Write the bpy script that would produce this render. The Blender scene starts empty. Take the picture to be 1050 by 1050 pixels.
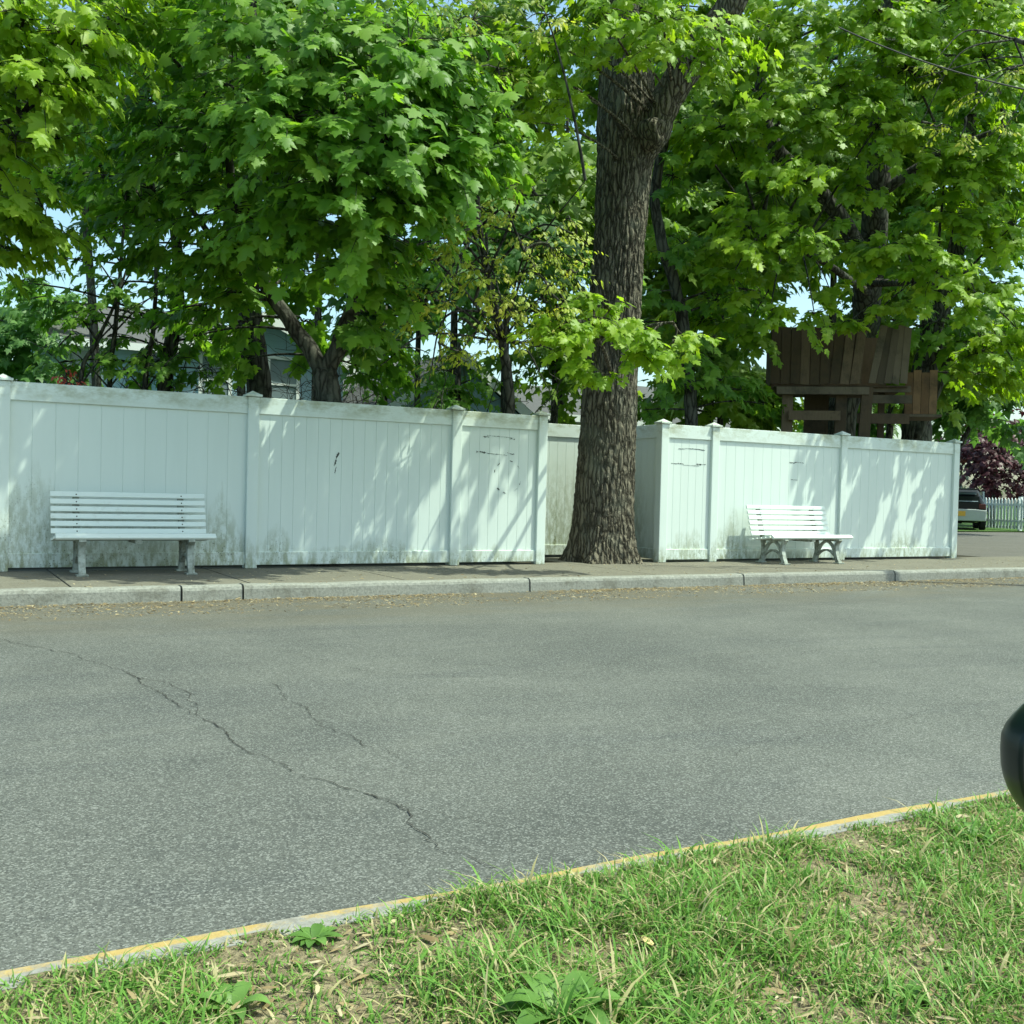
import bpy, math, random
import numpy as np
from mathutils import Vector, Matrix, noise as mnoise

rng = np.random.default_rng(7)
random.seed(7)
S = bpy.context.scene
COL = S.collection
rad = math.radians

# ------------------------------------------------------------------ camera
F, YAW, PIT, ROL, CH = 1085.5, 0.5098, -0.0198, 0.0248, 0.898
fw = np.array([math.sin(YAW) * math.cos(PIT), math.cos(YAW) * math.cos(PIT), math.sin(PIT)])
rt0 = np.array([math.cos(YAW), -math.sin(YAW), 0.0]); up0 = np.cross(rt0, fw)
crt = math.cos(ROL) * rt0 + math.sin(ROL) * up0
cup = -math.sin(ROL) * rt0 + math.cos(ROL) * up0
EYE = np.array([0, 0, CH])
cd = bpy.data.cameras.new('camera'); cam = bpy.data.objects.new('camera', cd); COL.objects.link(cam)
cd.sensor_width = 36; cd.lens = F / 1050 * 36; cd.clip_start = 0.05; cd.clip_end = 1500
cam.matrix_world = Matrix(((crt[0], cup[0], -fw[0], EYE[0]), (crt[1], cup[1], -fw[1], EYE[1]), (crt[2], cup[2], -fw[2], EYE[2]), (0, 0, 0, 1)))
S.camera = cam

# ------------------------------------------------------------------ sky, sun, exposure
SUN_EL, SUN_AZ = rad(62), math.atan2(0.80, -0.60)
W = bpy.data.worlds.new('World'); S.world = W; W.use_nodes = True
bg = W.node_tree.nodes['Background']
sky = W.node_tree.nodes.new('ShaderNodeTexSky'); sky.sky_type = 'NISHITA'; sky.sun_disc = False
sky.sun_elevation = SUN_EL; sky.sun_rotation = SUN_AZ; sky.air_density = 1.0; sky.dust_density = 2.5; sky.ozone_density = 1.0
W.node_tree.links.new(sky.outputs[0], bg.inputs[0]); bg.inputs[1].default_value = 0.15
sd = bpy.data.lights.new('sun', 'SUN'); sd.energy = 3.3; sd.angle = rad(0.5); sd.color = (1.0, 0.965, 0.89)
so = bpy.data.objects.new('sun', sd); COL.objects.link(so)
sv = Vector((math.sin(SUN_AZ) * math.cos(SUN_EL), math.cos(SUN_AZ) * math.cos(SUN_EL), math.sin(SUN_EL)))
so.rotation_euler = sv.to_track_quat('Z', 'Y').to_euler(); so.location = (0, -20, 30)
vs = S.view_settings
vs.view_transform = 'Standard'; vs.look = 'None'; vs.gamma = 1; vs.exposure = 0.93
vs.use_white_balance = True; vs.white_balance_temperature = 6550; vs.white_balance_tint = -13
S.render.engine = 'CYCLES'
S.cycles.max_bounces = 7; S.cycles.diffuse_bounces = 4; S.cycles.transmission_bounces = 5; S.cycles.glossy_bounces = 2
S.cycles.use_denoising = True; S.cycles.denoiser = 'OPENIMAGEDENOISE'; S.cycles.denoising_input_passes = 'RGB_ALBEDO_NORMAL'; S.cycles.denoising_prefilter = 'ACCURATE'

# ------------------------------------------------------------------ places read from the picture
def ray(px, py): return fw + (px - 525) / F * crt - (py - 525) / F * cup
def P(px, py, Z): return EYE + ray(px, py) * Z
def G(px, py, z=0.0):
    r = ray(px, py); return EYE + r * ((z - CH) / r[2])
def V(a): return Vector((float(a[0]), float(a[1]), float(a[2])))

# ------------------------------------------------------------------ material helper
class Mat:
    def __init__(s, name, rough=0.7, spec=0.3):
        s.m = bpy.data.materials.new(name); s.m.use_nodes = True
        s.t = s.m.node_tree; s.b = s.t.nodes['Principled BSDF']; s.out = s.t.nodes['Material Output']
        s.b.inputs['Roughness'].default_value = rough; s.b.inputs['Specular IOR Level'].default_value = spec
    def n(s, typ, **kw):
        nd = s.t.nodes.new(typ)
        for k, v in kw.items(): setattr(nd, k, v)
        return nd
    def put(s, sock, v):
        if isinstance(v, bpy.types.NodeSocket): s.t.links.new(v, sock)
        elif isinstance(v, (tuple, list)) and sock.type == 'RGBA': sock.default_value = tuple(v) + ((1,) if len(v) == 3 else ())
        else: sock.default_value = v
    def math(s, op, a, b=0.0, clamp=False):
        nd = s.n('ShaderNodeMath', operation=op, use_clamp=clamp); s.put(nd.inputs[0], a); s.put(nd.inputs[1], b); return nd.outputs[0]
    def mix(s, f, a, b, blend='MIX'):
        nd = s.n('ShaderNodeMix', data_type='RGBA', blend_type=blend)
        s.put(nd.inputs[0], f); s.put(nd.inputs[6], a); s.put(nd.inputs[7], b); return nd.outputs[2]
    def sep(s, v):
        nd = s.n('ShaderNodeSeparateXYZ'); s.put(nd.inputs[0], v); return nd.outputs
    def scale(s, v, k):
        nd = s.n('ShaderNodeVectorMath', operation='MULTIPLY'); s.put(nd.inputs[0], v); nd.inputs[1].default_value = k; return nd.outputs[0]
    def add(s, v, w):
        nd = s.n('ShaderNodeVectorMath', operation='ADD'); s.put(nd.inputs[0], v); s.put(nd.inputs[1], w); return nd.outputs[0]
    def pos(s): return s.n('ShaderNodeNewGeometry').outputs['Position']
    def obj(s): return s.n('ShaderNodeTexCoord').outputs['Object']
    def noise(s, v, sc, det=4, rough=0.55, dist=0.0, col=False):
        nd = s.n('ShaderNodeTexNoise'); s.put(nd.inputs['Vector'], v); nd.inputs['Scale'].default_value = sc
        nd.inputs['Detail'].default_value = det; nd.inputs['Roughness'].default_value = rough; nd.inputs['Distortion'].default_value = dist
        return nd.outputs['Color' if col else 'Fac']
    def vor(s, v, sc, feat='F1', out='Distance'):
        nd = s.n('ShaderNodeTexVoronoi', feature=feat); s.put(nd.inputs['Vector'], v); nd.inputs['Scale'].default_value = sc; return nd.outputs[out]
    def ramp(s, f, *st):
        nd = s.n('ShaderNodeValToRGB'); s.put(nd.inputs[0], f); cr = nd.color_ramp
        while len(cr.elements) < len(st): cr.elements.new(0.5)
        for e, (p, c) in zip(cr.elements, st):
            e.position = p; e.color = (c, c, c, 1) if isinstance(c, (int, float)) else tuple(c) + (1,)
        return nd.outputs[0]
    def sstep(s, v, a, b):
        nd = s.n('ShaderNodeMapRange', interpolation_type='SMOOTHSTEP'); s.put(nd.inputs[0], v)
        nd.inputs[1].default_value = a; nd.inputs[2].default_value = b; return nd.outputs[0]
    def color(s, c): s.put(s.b.inputs['Base Color'], c); return s
    def bump(s, h, strength=0.5, dist=0.01):
        nd = s.n('ShaderNodeBump'); s.put(nd.inputs['Height'], h); nd.inputs['Strength'].default_value = strength; nd.inputs['Distance'].default_value = dist
        s.t.links.new(nd.outputs[0], s.b.inputs['Normal']); return s

def plain(name, c, rough=0.6, spec=0.3, var=0.12, sc=6.0, metal=0.0):
    M = Mat(name, rough, spec); o = M.obj()
    f = M.noise(o, sc, 5)
    M.color(M.mix(f, tuple(x * (1 - var) for x in c), tuple(min(1, x * (1 + var)) for x in c)))
    M.b.inputs['Metallic'].default_value = metal
    return M.m

# ------------------------------------------------------------------ object helpers
def tag(o, label=None, cat=None, group=None, kind=None):
    if label: o['label'] = label
    if cat: o['category'] = cat
    if group: o['group'] = group
    if kind: o['kind'] = kind
    return o
def empty(name, loc=(0, 0, 0), rz=0.0, label=None, cat=None, group=None):
    o = bpy.data.objects.new(name, None); COL.objects.link(o); o.location = V(loc); o.rotation_euler = (0, 0, rz); o.empty_display_size = 0.1
    return tag(o, label, cat, group)
class MB:
    """collects vertices and faces of one mesh"""
    def __init__(s): s.v = []; s.f = []
    def poly(s, vs, fs):
        k = len(s.v); s.v += [tuple(float(c) for c in v) for v in vs]; s.f += [tuple(i + k for i in f) for f in fs]; return s
    def box(s, x0, x1, y0, y1, z0, z1, M=None):
        vs = [(x, y, z) for z in (z0, z1) for y in (y0, y1) for x in (x0, x1)]
        if M is not None: vs = [tuple(M @ Vector(v)) for v in vs]
        return s.poly(vs, [(0, 2, 3, 1), (4, 5, 7, 6), (0, 1, 5, 4), (2, 6, 7, 3), (0, 4, 6, 2), (1, 3, 7, 5)])
    def prism(s, pts, axis, a, b):
        """closed 2-D outline swept along an axis from a to b"""
        n = len(pts)
        def pt(p, w): return (w, p[0], p[1]) if axis == 'x' else ((p[0], w, p[1]) if axis == 'y' else (p[0], p[1], w))
        vs = [pt(p, a) for p in pts] + [pt(p, b) for p in pts]
        fs = [(i, (i + 1) % n, n + (i + 1) % n, n + i) for i in range(n)] + [tuple(range(n))[::-1], tuple(range(n, 2 * n))]
        return s.poly(vs, fs)
    def tube(s, path, radii, sides=8, cap=True):
        p = np.asarray(path, float); n = len(p); r = np.broadcast_to(np.asarray(radii, float), (n,))
        t = np.gradient(p, axis=0); t /= np.linalg.norm(t, axis=1)[:, None] + 1e-9
        ref = np.array([1.0, 0.13, 0.0]) if abs(t[0][2]) > 0.6 else np.array([0, 0, 1.0])
        a = np.cross(t, ref); a /= np.linalg.norm(a, axis=1)[:, None] + 1e-9; b = np.cross(t, a)
        th = np.arange(sides) * 2 * math.pi / sides
        vs = (p[:, None] + r[:, None, None] * (np.cos(th)[None, :, None] * a[:, None] + np.sin(th)[None, :, None] * b[:, None])).reshape(-1, 3)
        fs = [(i * sides + j, i * sides + (j + 1) % sides, (i + 1) * sides + (j + 1) % sides, (i + 1) * sides + j) for i in range(n - 1) for j in range(sides)]
        if cap: fs += [tuple(range(sides))[::-1], tuple(range((n - 1) * sides, n * sides))]
        return s.poly(vs, fs)
    def build(s, name, mat, parent=None, smooth=False, bevel=0.0, mats=None):
        me = bpy.data.meshes.new(name); me.from_pydata(s.v, [], s.f); me.update()
        if mat: me.materials.append(mat)
        if smooth: me.polygons.foreach_set('use_smooth', np.ones(len(me.polygons), bool))
        o = bpy.data.objects.new(name, me); COL.objects.link(o)
        if parent: o.parent = parent
        if bevel:
            m = o.modifiers.new('bevel', 'BEVEL'); m.width = bevel; m.segments = 2; m.limit_method = 'ANGLE'; m.angle_limit = rad(40)
        return o
def np_mesh(name, v, tri, mat, parent=None, tone=None, quads=False, smooth=False):
    """fast mesh from arrays"""
    k = 4 if quads else 3
    me = bpy.data.meshes.new(name); me.vertices.add(len(v)); me.vertices.foreach_set('co', np.ascontiguousarray(v, np.float32).ravel())
    m = len(tri); me.loops.add(m * k); me.loops.foreach_set('vertex_index', np.ascontiguousarray(tri, np.int32).ravel())
    me.polygons.add(m); me.polygons.foreach_set('loop_start', np.arange(0, m * k, k, dtype=np.int32))
    if smooth: me.polygons.foreach_set('use_smooth', np.ones(m, bool))
    if tone is not None:
        at = me.attributes.new('tone', 'FLOAT', 'POINT'); at.data.foreach_set('value', np.ascontiguousarray(tone, np.float32))
    me.update(calc_edges=True); me.validate()
    me.materials.append(mat)
    o = bpy.data.objects.new(name, me); COL.objects.link(o)
    if parent: o.parent = parent
    return o
def copy_tree(o, parent=None):
    c = o.copy(); COL.objects.link(c)
    if parent: c.parent = parent
    for ch in list(o.children): copy_tree(ch, c)
    return c
def catmull(pts, k=6):
    p = np.asarray(pts, float); p = np.vstack([2 * p[0] - p[1], p, 2 * p[-1] - p[-2]]); out = []
    for i in range(1, len(p) - 2):
        for t in np.arange(k) / k:
            out.append(0.5 * (2 * p[i] + (p[i + 1] - p[i - 1]) * t + (2 * p[i - 1] - 5 * p[i] + 4 * p[i + 1] - p[i + 2]) * t * t + (3 * p[i] - p[i - 1] - 3 * p[i + 1] + p[i + 2]) * t ** 3))
    out.append(p[-2]); return np.array(out)
def unit(a): return a / (np.linalg.norm(a, axis=-1, keepdims=True) + 1e-9)

# ================================================================== SETTING
FY = 11.28            # fence line
KY = 9.36             # far kerb face
NY = 2.215             # near kerb, road side
RZ = -0.13            # road level

def asphalt():
    M = Mat('asphalt', 0.85, 0.25); p = M.pos()
    big = M.ramp(M.noise(p, 0.6, 6, 0.68), (0.36, 0), (0.66, 1)); st = M.noise(M.scale(p, (0.35, 1.6, 1)), 1.0, 5, 0.6, 0.8)
    fine = M.noise(p, 210, 3, 0.75); vc = M.vor(p, 185, 'F1', 'Color'); v = M.sep(vc)[0]
    base = M.mix(big, (0.082, 0.086, 0.078), (0.140, 0.143, 0.127))
    base = M.mix(M.math('MULTIPLY', M.ramp(st, (0.50, 0), (0.66, 1)), 0.55), base, (0.068, 0.073, 0.072))
    base = M.mix(M.math('MULTIPLY', M.ramp(fine, (0.30, 1), (0.56, 0)), 0.7), base, (0.035, 0.037, 0.036))
    base = M.mix(M.math('MULTIPLY', M.ramp(v, (0.66, 0), (0.95, 1)), 0.46), base, (0.33, 0.335, 0.31))
    base = M.mix(M.math('MULTIPLY', M.ramp(v, (0.08, 1), (0.24, 0)), 0.5), base, (0.028, 0.028, 0.027))
    # brown dust gathers along the far kerb
    y = M.sep(p)[1]; d = M.math('MULTIPLY', M.sstep(y, KY - 2.6, KY), M.ramp(M.noise(M.scale(p, (.6, 1.6, 1)), 1.6, 7, 0.7), (.34, 0), (.66, 1)))
    base = M.mix(M.math('MULTIPLY', d, 1.1, True), base, (0.120, 0.104, 0.072))
    M.color(base); M.bump(M.math('ADD', v, fine), 0.55, 0.006)
    return M.m
def concrete(name, a, b, spec=0.2, sc=1.0):
    M = Mat(name, 0.9, spec); p = M.pos()
    f = M.noise(p, 1.3 * sc, 6, 0.65); g = M.noise(p, 38 * sc, 3, 0.7); h = M.noise(M.scale(p, (1, 3, 1)), 4.5 * sc, 5, 0.7)
    c = M.mix(f, a, b); c = M.mix(M.math('MULTIPLY', M.ramp(g, (0.35, 1), (0.6, 0)), 0.5), c, tuple(x * 0.45 for x in a))
    c = M.mix(M.math('MULTIPLY', M.ramp(h, (0.5, 0), (0.72, 1)), 0.55), c, (0.085, 0.078, 0.055))
    M.color(c); M.bump(M.math('ADD', g, M.math('MULTIPLY', h, 0.5)), 0.5, 0.008); return M.m
mt_asph = asphalt()
mt_walk = concrete('sidewalk_concrete', (0.135, 0.125, 0.098), (0.225, 0.21, 0.168))
mt_kerb = concrete('kerb_concrete', (0.22, 0.22, 0.195), (0.33, 0.33, 0.295))
def soil_mat():
    M = Mat('verge_soil', 0.95, 0.1); p = M.pos()
    f = M.noise(p, 5, 6, 0.7); g = M.noise(p, 60, 4, 0.7); k = M.vor(p, 38, 'F1', 'Color')
    c = M.mix(f, (0.15, 0.125, 0.075), (0.30, 0.25, 0.155)); c = M.mix(M.ramp(M.sep(k)[0], (0.55, 0), (0.95, 0.8)), c, (0.36, 0.30, 0.19))
    c = M.mix(M.ramp(g, (0.35, 0.7), (0.6, 0)), c, (0.045, 0.038, 0.022)); M.color(c); M.bump(g, 0.8, 0.02); return M.m
mt_soil = soil_mat()
def lawn_mat():
    M = Mat('lawn', 0.9, 0.15); p = M.pos(); f = M.noise(p, 0.8, 6, 0.7); g = M.noise(p, 25, 4, 0.7)
    c = M.mix(f, (0.05, 0.10, 0.022), (0.085, 0.15, 0.035)); c = M.mix(M.ramp(g, (0.35, 0.8), (0.6, 0)), c, (0.025, 0.05, 0.012)); M.color(c); M.bump(g, 1, 0.03); return M.m
mt_lawn = lawn_mat()

def sheet(name, x0, x1, y0, y1, z, mat, kind='structure'):
    return tag(MB().poly([(x0, y0, z), (x1, y0, z), (x1, y1, z), (x0, y1, z)], [(0, 1, 2, 3)]).build(name, mat), kind=kind)
sheet('ground', -400, 400, -400, 400, -0.22, mt_lawn)
sheet('road', -60, 90, NY - 0.1, KY + 0.12, RZ, mt_asph)
# far pavement: slabs with open joints over a dark bed
mt_bed = plain('joint_dirt', (0.05, 0.045, 0.032), 0.95, 0.1)
sheet('pavement_bed', -30, 70, KY + 0.05, 13.2, -0.018, mt_bed)
w = MB(); X = -8.0; LW = KY + 0.16
while X < 40:
    L = 1.52
    w.box(X, X + L - 0.014, LW, LW + 1.0, -0.15, 0.0); w.box(X, X + L - 0.014, LW + 1.012, 12.5 if (5.9 < X < 9.5) else FY + 0.22, -0.15, 0.0)
    X += L
tag(w.build('pavement', mt_walk, bevel=0.006), kind='structure')
# kerb stones, joints where the photograph shows them
def kx(px, py): return float(G(px, py, 0)[0])
joints = [-9, -6.4, -3.4, -1.0, kx(197, 606), kx(261, 604), kx(551, 595), kx(772, 590), kx(943, 588), 17.0, 20.2, 23.4, 26.5]
k = MB()
for a, b in zip(joints[:-1], joints[1:]):
    prof = [(KY, -0.2), (KY + 0.012, -0.035), (KY + 0.022, -0.012), (KY + 0.045, 0.0), (KY + 0.152, 0.002), (KY + 0.152, -0.2)]
    xs = np.linspace(a + 0.008, b - 0.008, 14); n = len(prof)
    vs = [(x, y + 0.006 * mnoise.noise(Vector((x * 2.1, y * 9, z * 9))), z + (0.007 * mnoise.noise(Vector((x * 1.7, z * 20, 4))) if z > -0.1 else 0)) for x in xs for (y, z) in prof]
    fs = [(i * n + j, i * n + (j + 1) % n, (i + 1) * n + (j + 1) % n, (i + 1) * n + j) for i in range(13) for j in range(n)] + [tuple(range(n)), tuple(range(13 * n, 14 * n))[::-1]]
    k.poly(vs, fs)
tag(k.build('far_kerb', mt_kerb, bevel=0.004), kind='structure')
# near kerb with a worn yellow line
NZ = -0.03
def near_kerb_mat():
    M = Mat('painted_kerb', 0.85, 0.2); p = M.pos(); y = M.sep(p)[1]
    n1 = M.noise(p, 7, 6, 0.75); n2 = M.noise(p, 45, 3, 0.7); n3 = M.noise(p, 2.4, 3)
    c = M.mix(n1, (0.20, 0.195, 0.18), (0.33, 0.32, 0.295)); c = M.mix(M.ramp(n2, (0.36, 0.5), (0.58, 0)), c, (0.13, 0.12, 0.10))
    yy = M.math('ADD', y, M.math('MULTIPLY', M.math('SUBTRACT', n1, 0.5), 0.055))
    band = M.math('MULTIPLY', M.sstep(yy, NY - 0.062, NY - 0.050), M.ramp(M.math('ADD', M.math('MULTIPLY', n1, 0.6), M.math('MULTIPLY', n3, 0.4)), (0.42, 0.05), (0.51, 0.92)))
    M.color(M.mix(band, c, M.mix(n2, (0.33, 0.225, 0.065), (0.40, 0.29, 0.11)))); M.bump(M.math('ADD', n1, n2), 0.5, 0.008); return M.m
k = MB(); prof = [(NY - 0.11, -0.25), (NY - 0.11, NZ), (NY - 0.03, NZ), (NY - 0.008, NZ - 0.012), (NY, NZ - 0.035), (NY + 0.01, -0.25)]
xs = np.arange(-6, 14, 0.12); n = len(prof)
vs = [(x, y + 0.012 * mnoise.noise(Vector((x * 1.3, 3.3, z))), z + 0.006 * mnoise.noise(Vector((x * 2.2, y * 5, 8)))) for x in xs for y, z in prof]
k.poly(vs, [(i * n + j, (i + 1) * n + j, (i + 1) * n + (j + 1) % n, i * n + (j + 1) % n) for i in range(len(xs) - 1) for j in range(n)])
tag(k.build('near_kerb', near_kerb_mat(), smooth=False), kind='structure')
# verge soil, gently lumpy
def verge_z(x, y):
    e = min(1.0, max(0.0, (y - NY + 0.6) / 0.45)); return -0.055 + 0.022 * e + 0.03 * (1 - .7 * e) * mnoise.noise(Vector((x * 1.1, y * 1.1, 0))) + 0.012 * mnoise.noise(Vector((x * 6, y * 6, 2)))
nx, ny = 150, 80; gx = np.linspace(-4, 9, nx); gy = np.linspace(-3.5, NY - 0.07, ny)
vv = np.array([(x, y, verge_z(x, y)) for y in gy for x in gx]); idx = np.arange(nx * ny).reshape(ny, nx)
q = np.stack([idx[:-1, :-1], idx[:-1, 1:], idx[1:, 1:], idx[1:, :-1]], -1).reshape(-1, 4)
tag(np_mesh('verge_ground', vv, q, mt_soil, quads=True, smooth=True), kind='structure')
sheet('yard', -60, 15.6, 11.45, 80, -0.03, mt_lawn)
sheet('far_lawn', 15.6, 120, 21.5, 120, 0.012, mt_lawn)
sheet('driveway', 15.6, 60, FY + 0.2, 21.5, -0.014, concrete('driveway_surface', (0.10, 0.095, 0.085), (0.16, 0.15, 0.135)))

# road cracks: jagged dark seams
mt_crack = plain('crack_dirt', (0.045, 0.043, 0.038), 0.95, 0.1)
def crack(pxs, wd=0.011, seed=0):
    r = random.Random(seed); pts = [G(x, y, RZ)[:2] for x, y in pxs]; out = []
    for a, b in zip(pts[:-1], pts[1:]):
        n = max(3, int(np.linalg.norm(b - a) / 0.028))
        for i in range(n):
            out.append(a + (b - a) * i / n + np.array([r.gauss(0, .008) + .05 * mnoise.noise(Vector((i * .11, a[0] * 3, seed))), r.gauss(0, .011) + .07 * mnoise.noise(Vector((i * .13, a[0] * 3, seed + 7)))]))
    out = np.array(out); t = unit(np.gradient(out, axis=0)); nn = np.stack([-t[:, 1], t[:, 0]], 1)
    ws = 0.30 * np.array([max(0.0015, wd * (0.35 + 0.9 * abs(mnoise.noise(Vector((i * 0.19, seed, 0)))) + r.uniform(-.25, .3))) for i in range(len(out))])[:, None]
    L, R = out + nn * ws, out - nn * ws; m = len(out)
    v = [(x, y, RZ + 0.004) for x, y in L] + [(x, y, RZ + 0.004) for x, y in R]
    return v, [(i, m + i, m + i + 1, i + 1) for i in range(m - 1)]
cr = MB()
for s_, (line, wd) in enumerate([([(-5, 655), (60, 668), (130, 690), (200, 712), (205, 735)], .012), ([(130, 690), (165, 712), (215, 742), (262, 775), (320, 800), (395, 820), (450, 872), (505, 892)], .013),
                           ([(280, 700), (330, 745), (400, 770), (440, 800)], .008), ([(395, 820), (470, 840), (520, 850)], .006), ([(300, 670), (380, 690), (470, 695), (560, 690), (640, 697)], .007),
                           ([(560, 690), (700, 672), (820, 668), (930, 660)], .006), ([(700, 790), (790, 760), (880, 748), (990, 722)], .005)]):
    cr.poly(*crack(line, wd, s_ + 3))
tag(cr.build('road_cracks', mt_crack), kind='structure')

# ================================================================== FENCE
def vinyl():
    M = Mat('white_vinyl', 0.42, 0.4); p = M.pos(); x, y, z = M.sep(p)
    st = M.scale(p, (1, 1, 0.35))
    n1 = M.noise(st, 17, 8, 0.75); n2 = M.noise(p, 42, 4, 0.7); nx = M.noise(M.scale(p, (1, 1, 0.05)), 6.5, 5, 0.7); n3 = M.noise(M.scale(p, (1, 1, 0.12)), 5, 4, 0.6); n0 = M.noise(p, 1.1, 3)
    base = M.mix(n3, (0.61, 0.665, 0.625), (0.69, 0.745, 0.705))
    # reach of the dirt above the ground, higher at the benches and by the posts
    reach = M.math('MULTIPLY', n0, 0.34)
    for cx, wd, h in ((kx(28, 586), 0.32, 0.62), (kx(232, 585), 0.22, 0.50), (kx(120, 586), 0.8, 0.34), (kx(752, 576), 0.24, 0.60), (kx(715, 577), 0.25, 0.25), (kx(950, 575), 0.3, 0.25), (kx(290, 584), .15, .3), (kx(385, 580), 0.5, 0.12)):
        g = M.math('POWER', 2.718, M.math('MULTIPLY', M.math('POWER', M.math('DIVIDE', M.math('SUBTRACT', x, cx), wd), 2.0), -1.0))
        reach = M.math('ADD', reach, M.math('MULTIPLY', g, h))
    reach = M.math('MULTIPLY', reach, M.math('ADD', 0.25, M.math('MULTIPLY', nx, 1.5)))
    low = M.math('SUBTRACT', 1.0, M.math('DIVIDE', z, M.math('ADD', reach, 0.03)), True)
    recess_shade = M.sstep(y, FY + .2, FY + .8); low = M.math('MAXIMUM', low, M.math('MULTIPLY', recess_shade, M.math('MULTIPLY', M.sstep(z, 1.45, .1), M.math('MULTIPLY', nx, 1.5))), True)  # set-back panels: low stains, carried higher as painted shade behind the trunk
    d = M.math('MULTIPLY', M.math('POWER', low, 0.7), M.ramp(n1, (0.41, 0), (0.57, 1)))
    grime_shade = M.mix(n2, (0.14, 0.16, 0.09), (0.36, 0.38, 0.22))
    c = M.mix(M.math('MULTIPLY', d, 0.92, True), base, grime_shade)
    # black mildew specks low down
    sp = M.math('MULTIPLY', M.ramp(M.vor(p, 34), (0.16, 1), (0.26, 0)), M.math('MULTIPLY', low, M.ramp(M.noise(p, 3.1, 3), (0.42, 0), (0.6, 1))))
    c = M.mix(M.math('MULTIPLY', sp, 0.9, True), c, (0.05, 0.055, 0.04))
    # algae on the top rail
    top = M.math('MULTIPLY', M.sstep(z, 1.60, 1.80), M.ramp(M.noise(M.scale(p, (1, 1, 2)), 3.0, 7, 0.72), (0.44, 0), (0.64, 1)))
    c = M.mix(M.math('MULTIPLY', top, 0.85, True), c, M.mix(n2, (0.20, 0.22, 0.15), (0.42, 0.42, 0.24)))
    M.color(c); M.bump(n3, 0.12, 0.004); return M.m
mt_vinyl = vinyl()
mt_mark = plain('tape_residue', (0.07, 0.075, 0.068), 0.9, 0.1, 0.4, 60)

def panel(par, L, nb, marks=()):
    """boards with open V grooves between a top and a bottom rail; local x along the fence, face at y = 0"""
    pr = []; bw = (L - 0.10) / nb
    for i in range(nb):
        x = 0.05 + i * bw
        pr += [(x + 0.0022, 0.0), (x + bw - 0.0022, 0.0), (x + bw, 0.0035)]
    pr = [(0.05, 0.0)] + pr + [(L - 0.05, 0.030), (0.05, 0.030)]
    o = MB().prism(pr, 'z', 0.10, 1.70).build('panel', mt_vinyl, par)
    MB().box(0.045, L - 0.045, -0.022, 0.052, 1.655, 1.835).build('top_rail', mt_vinyl, o, bevel=0.006)
    MB().box(0.045, L - 0.045, -0.022, 0.052, 0.035, 0.175).build('bottom_rail', mt_vinyl, o, bevel=0.006)
    r = random.Random(len(marks))
    for (x0, z0, x1, z1, wd) in marks:          # each streak of residue is one piece
        n = max(3, int(math.hypot(x1 - x0, z1 - z0) / 0.012)); up_, lo_ = [], []
        dx, dz = (x1 - x0), (z1 - z0); L_ = math.hypot(dx, dz); nx_, nz_ = -dz / L_, dx / L_
        for i in range(n + 1):
            t = i / n; k1 = 1.05 * wd * r.choice((.02, .08, .4, .8)) * r.uniform(.3, 1); k2 = 1.05 * wd * r.choice((.02, .08, .4, .8)) * r.uniform(.5, 1)
            up_.append((x0 + dx * t + nx_ * k1, z0 + dz * t + nz_ * k1)); lo_.append((x0 + dx * t - nx_ * k2, z0 + dz * t - nz_ * k2))
        MB().prism(up_ + lo_[::-1], 'y', -0.0035, -0.001).build('tape_residue', mt_mark, o)
    return o
def post(par, x, y=0.0):
    o = MB().box(x - 0.063, x + 0.063, y - 0.045, y + 0.082, 0.0, 1.835).build('post', mt_vinyl, par, bevel=0.008)
    c = MB(); a = 0.085; yc = y + 0.0185
    c.box(x - a, x + a, yc - a, yc + a, 1.838, 1.862)
    c.poly([(x - a + .012, yc - a + .012, 1.863), (x + a - .012, yc - a + .012, 1.863), (x + a - .012, yc + a - .012, 1.863), (x - a + .012, yc + a - .012, 1.863), (x, yc, 1.905)], [(0, 1, 4), (1, 2, 4), (2, 3, 4), (3, 0, 4)])
    c.build('post_cap', mt_vinyl, o, bevel=0.003)
    return o
def off(o, x, y=0, rz=0): o.location = (x, y, 0); o.rotation_euler = (0, 0, rz); return o
PX = [-1.76, 0.68, 3.098, 5.52, 6.70, 8.578, 9.438, 11.87, 14.348]
f1 = empty('vinyl_fence', (0, FY, 0), 0, 'long white vinyl fence run behind the left bench, up to the big trunk', 'fence')
ring = []
cx, cz = 0.71, 1.07
for q0 in (0.55, 1.2, 2.2, 2.7, 3.9, 4.4, 5.3, 5.8): ring.append((cx + .19 * math.cos(q0), cz + .20 * math.sin(q0), cx + .19 * math.cos(q0 + .22), cz + .2 * math.sin(q0 + .22), .012))
mk1 = [(0.36, 1.545, 0.44, 1.54, .022), (0.42, 1.56, 0.78, 1.545, .006), (0.74, 1.535, 0.80, 1.525, .02), (0.28, 1.36, 0.42, 1.355, .022), (0.42, 1.345, 0.70, 1.33, .008), (0.70, 1.36, 0.80, 1.345, .02)] + ring
for i, (nb, mk) in enumerate(((11, ()), (11, ()), (17, [(0.92, 1.13, 0.97, 1.28, .02), (0.93, 1.05, 0.95, 1.12, .014)]), (8, mk1))):
    off(panel(f1, PX[i + 1] - PX[i], nb, mk), PX[i])
for x in PX[:5]: post(f1, x)
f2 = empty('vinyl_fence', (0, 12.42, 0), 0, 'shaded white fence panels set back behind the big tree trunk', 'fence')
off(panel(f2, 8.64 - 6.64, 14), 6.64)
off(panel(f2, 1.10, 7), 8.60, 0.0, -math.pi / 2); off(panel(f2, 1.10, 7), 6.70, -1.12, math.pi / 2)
post(f2, 6.64); post(f2, 8.66)
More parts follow.
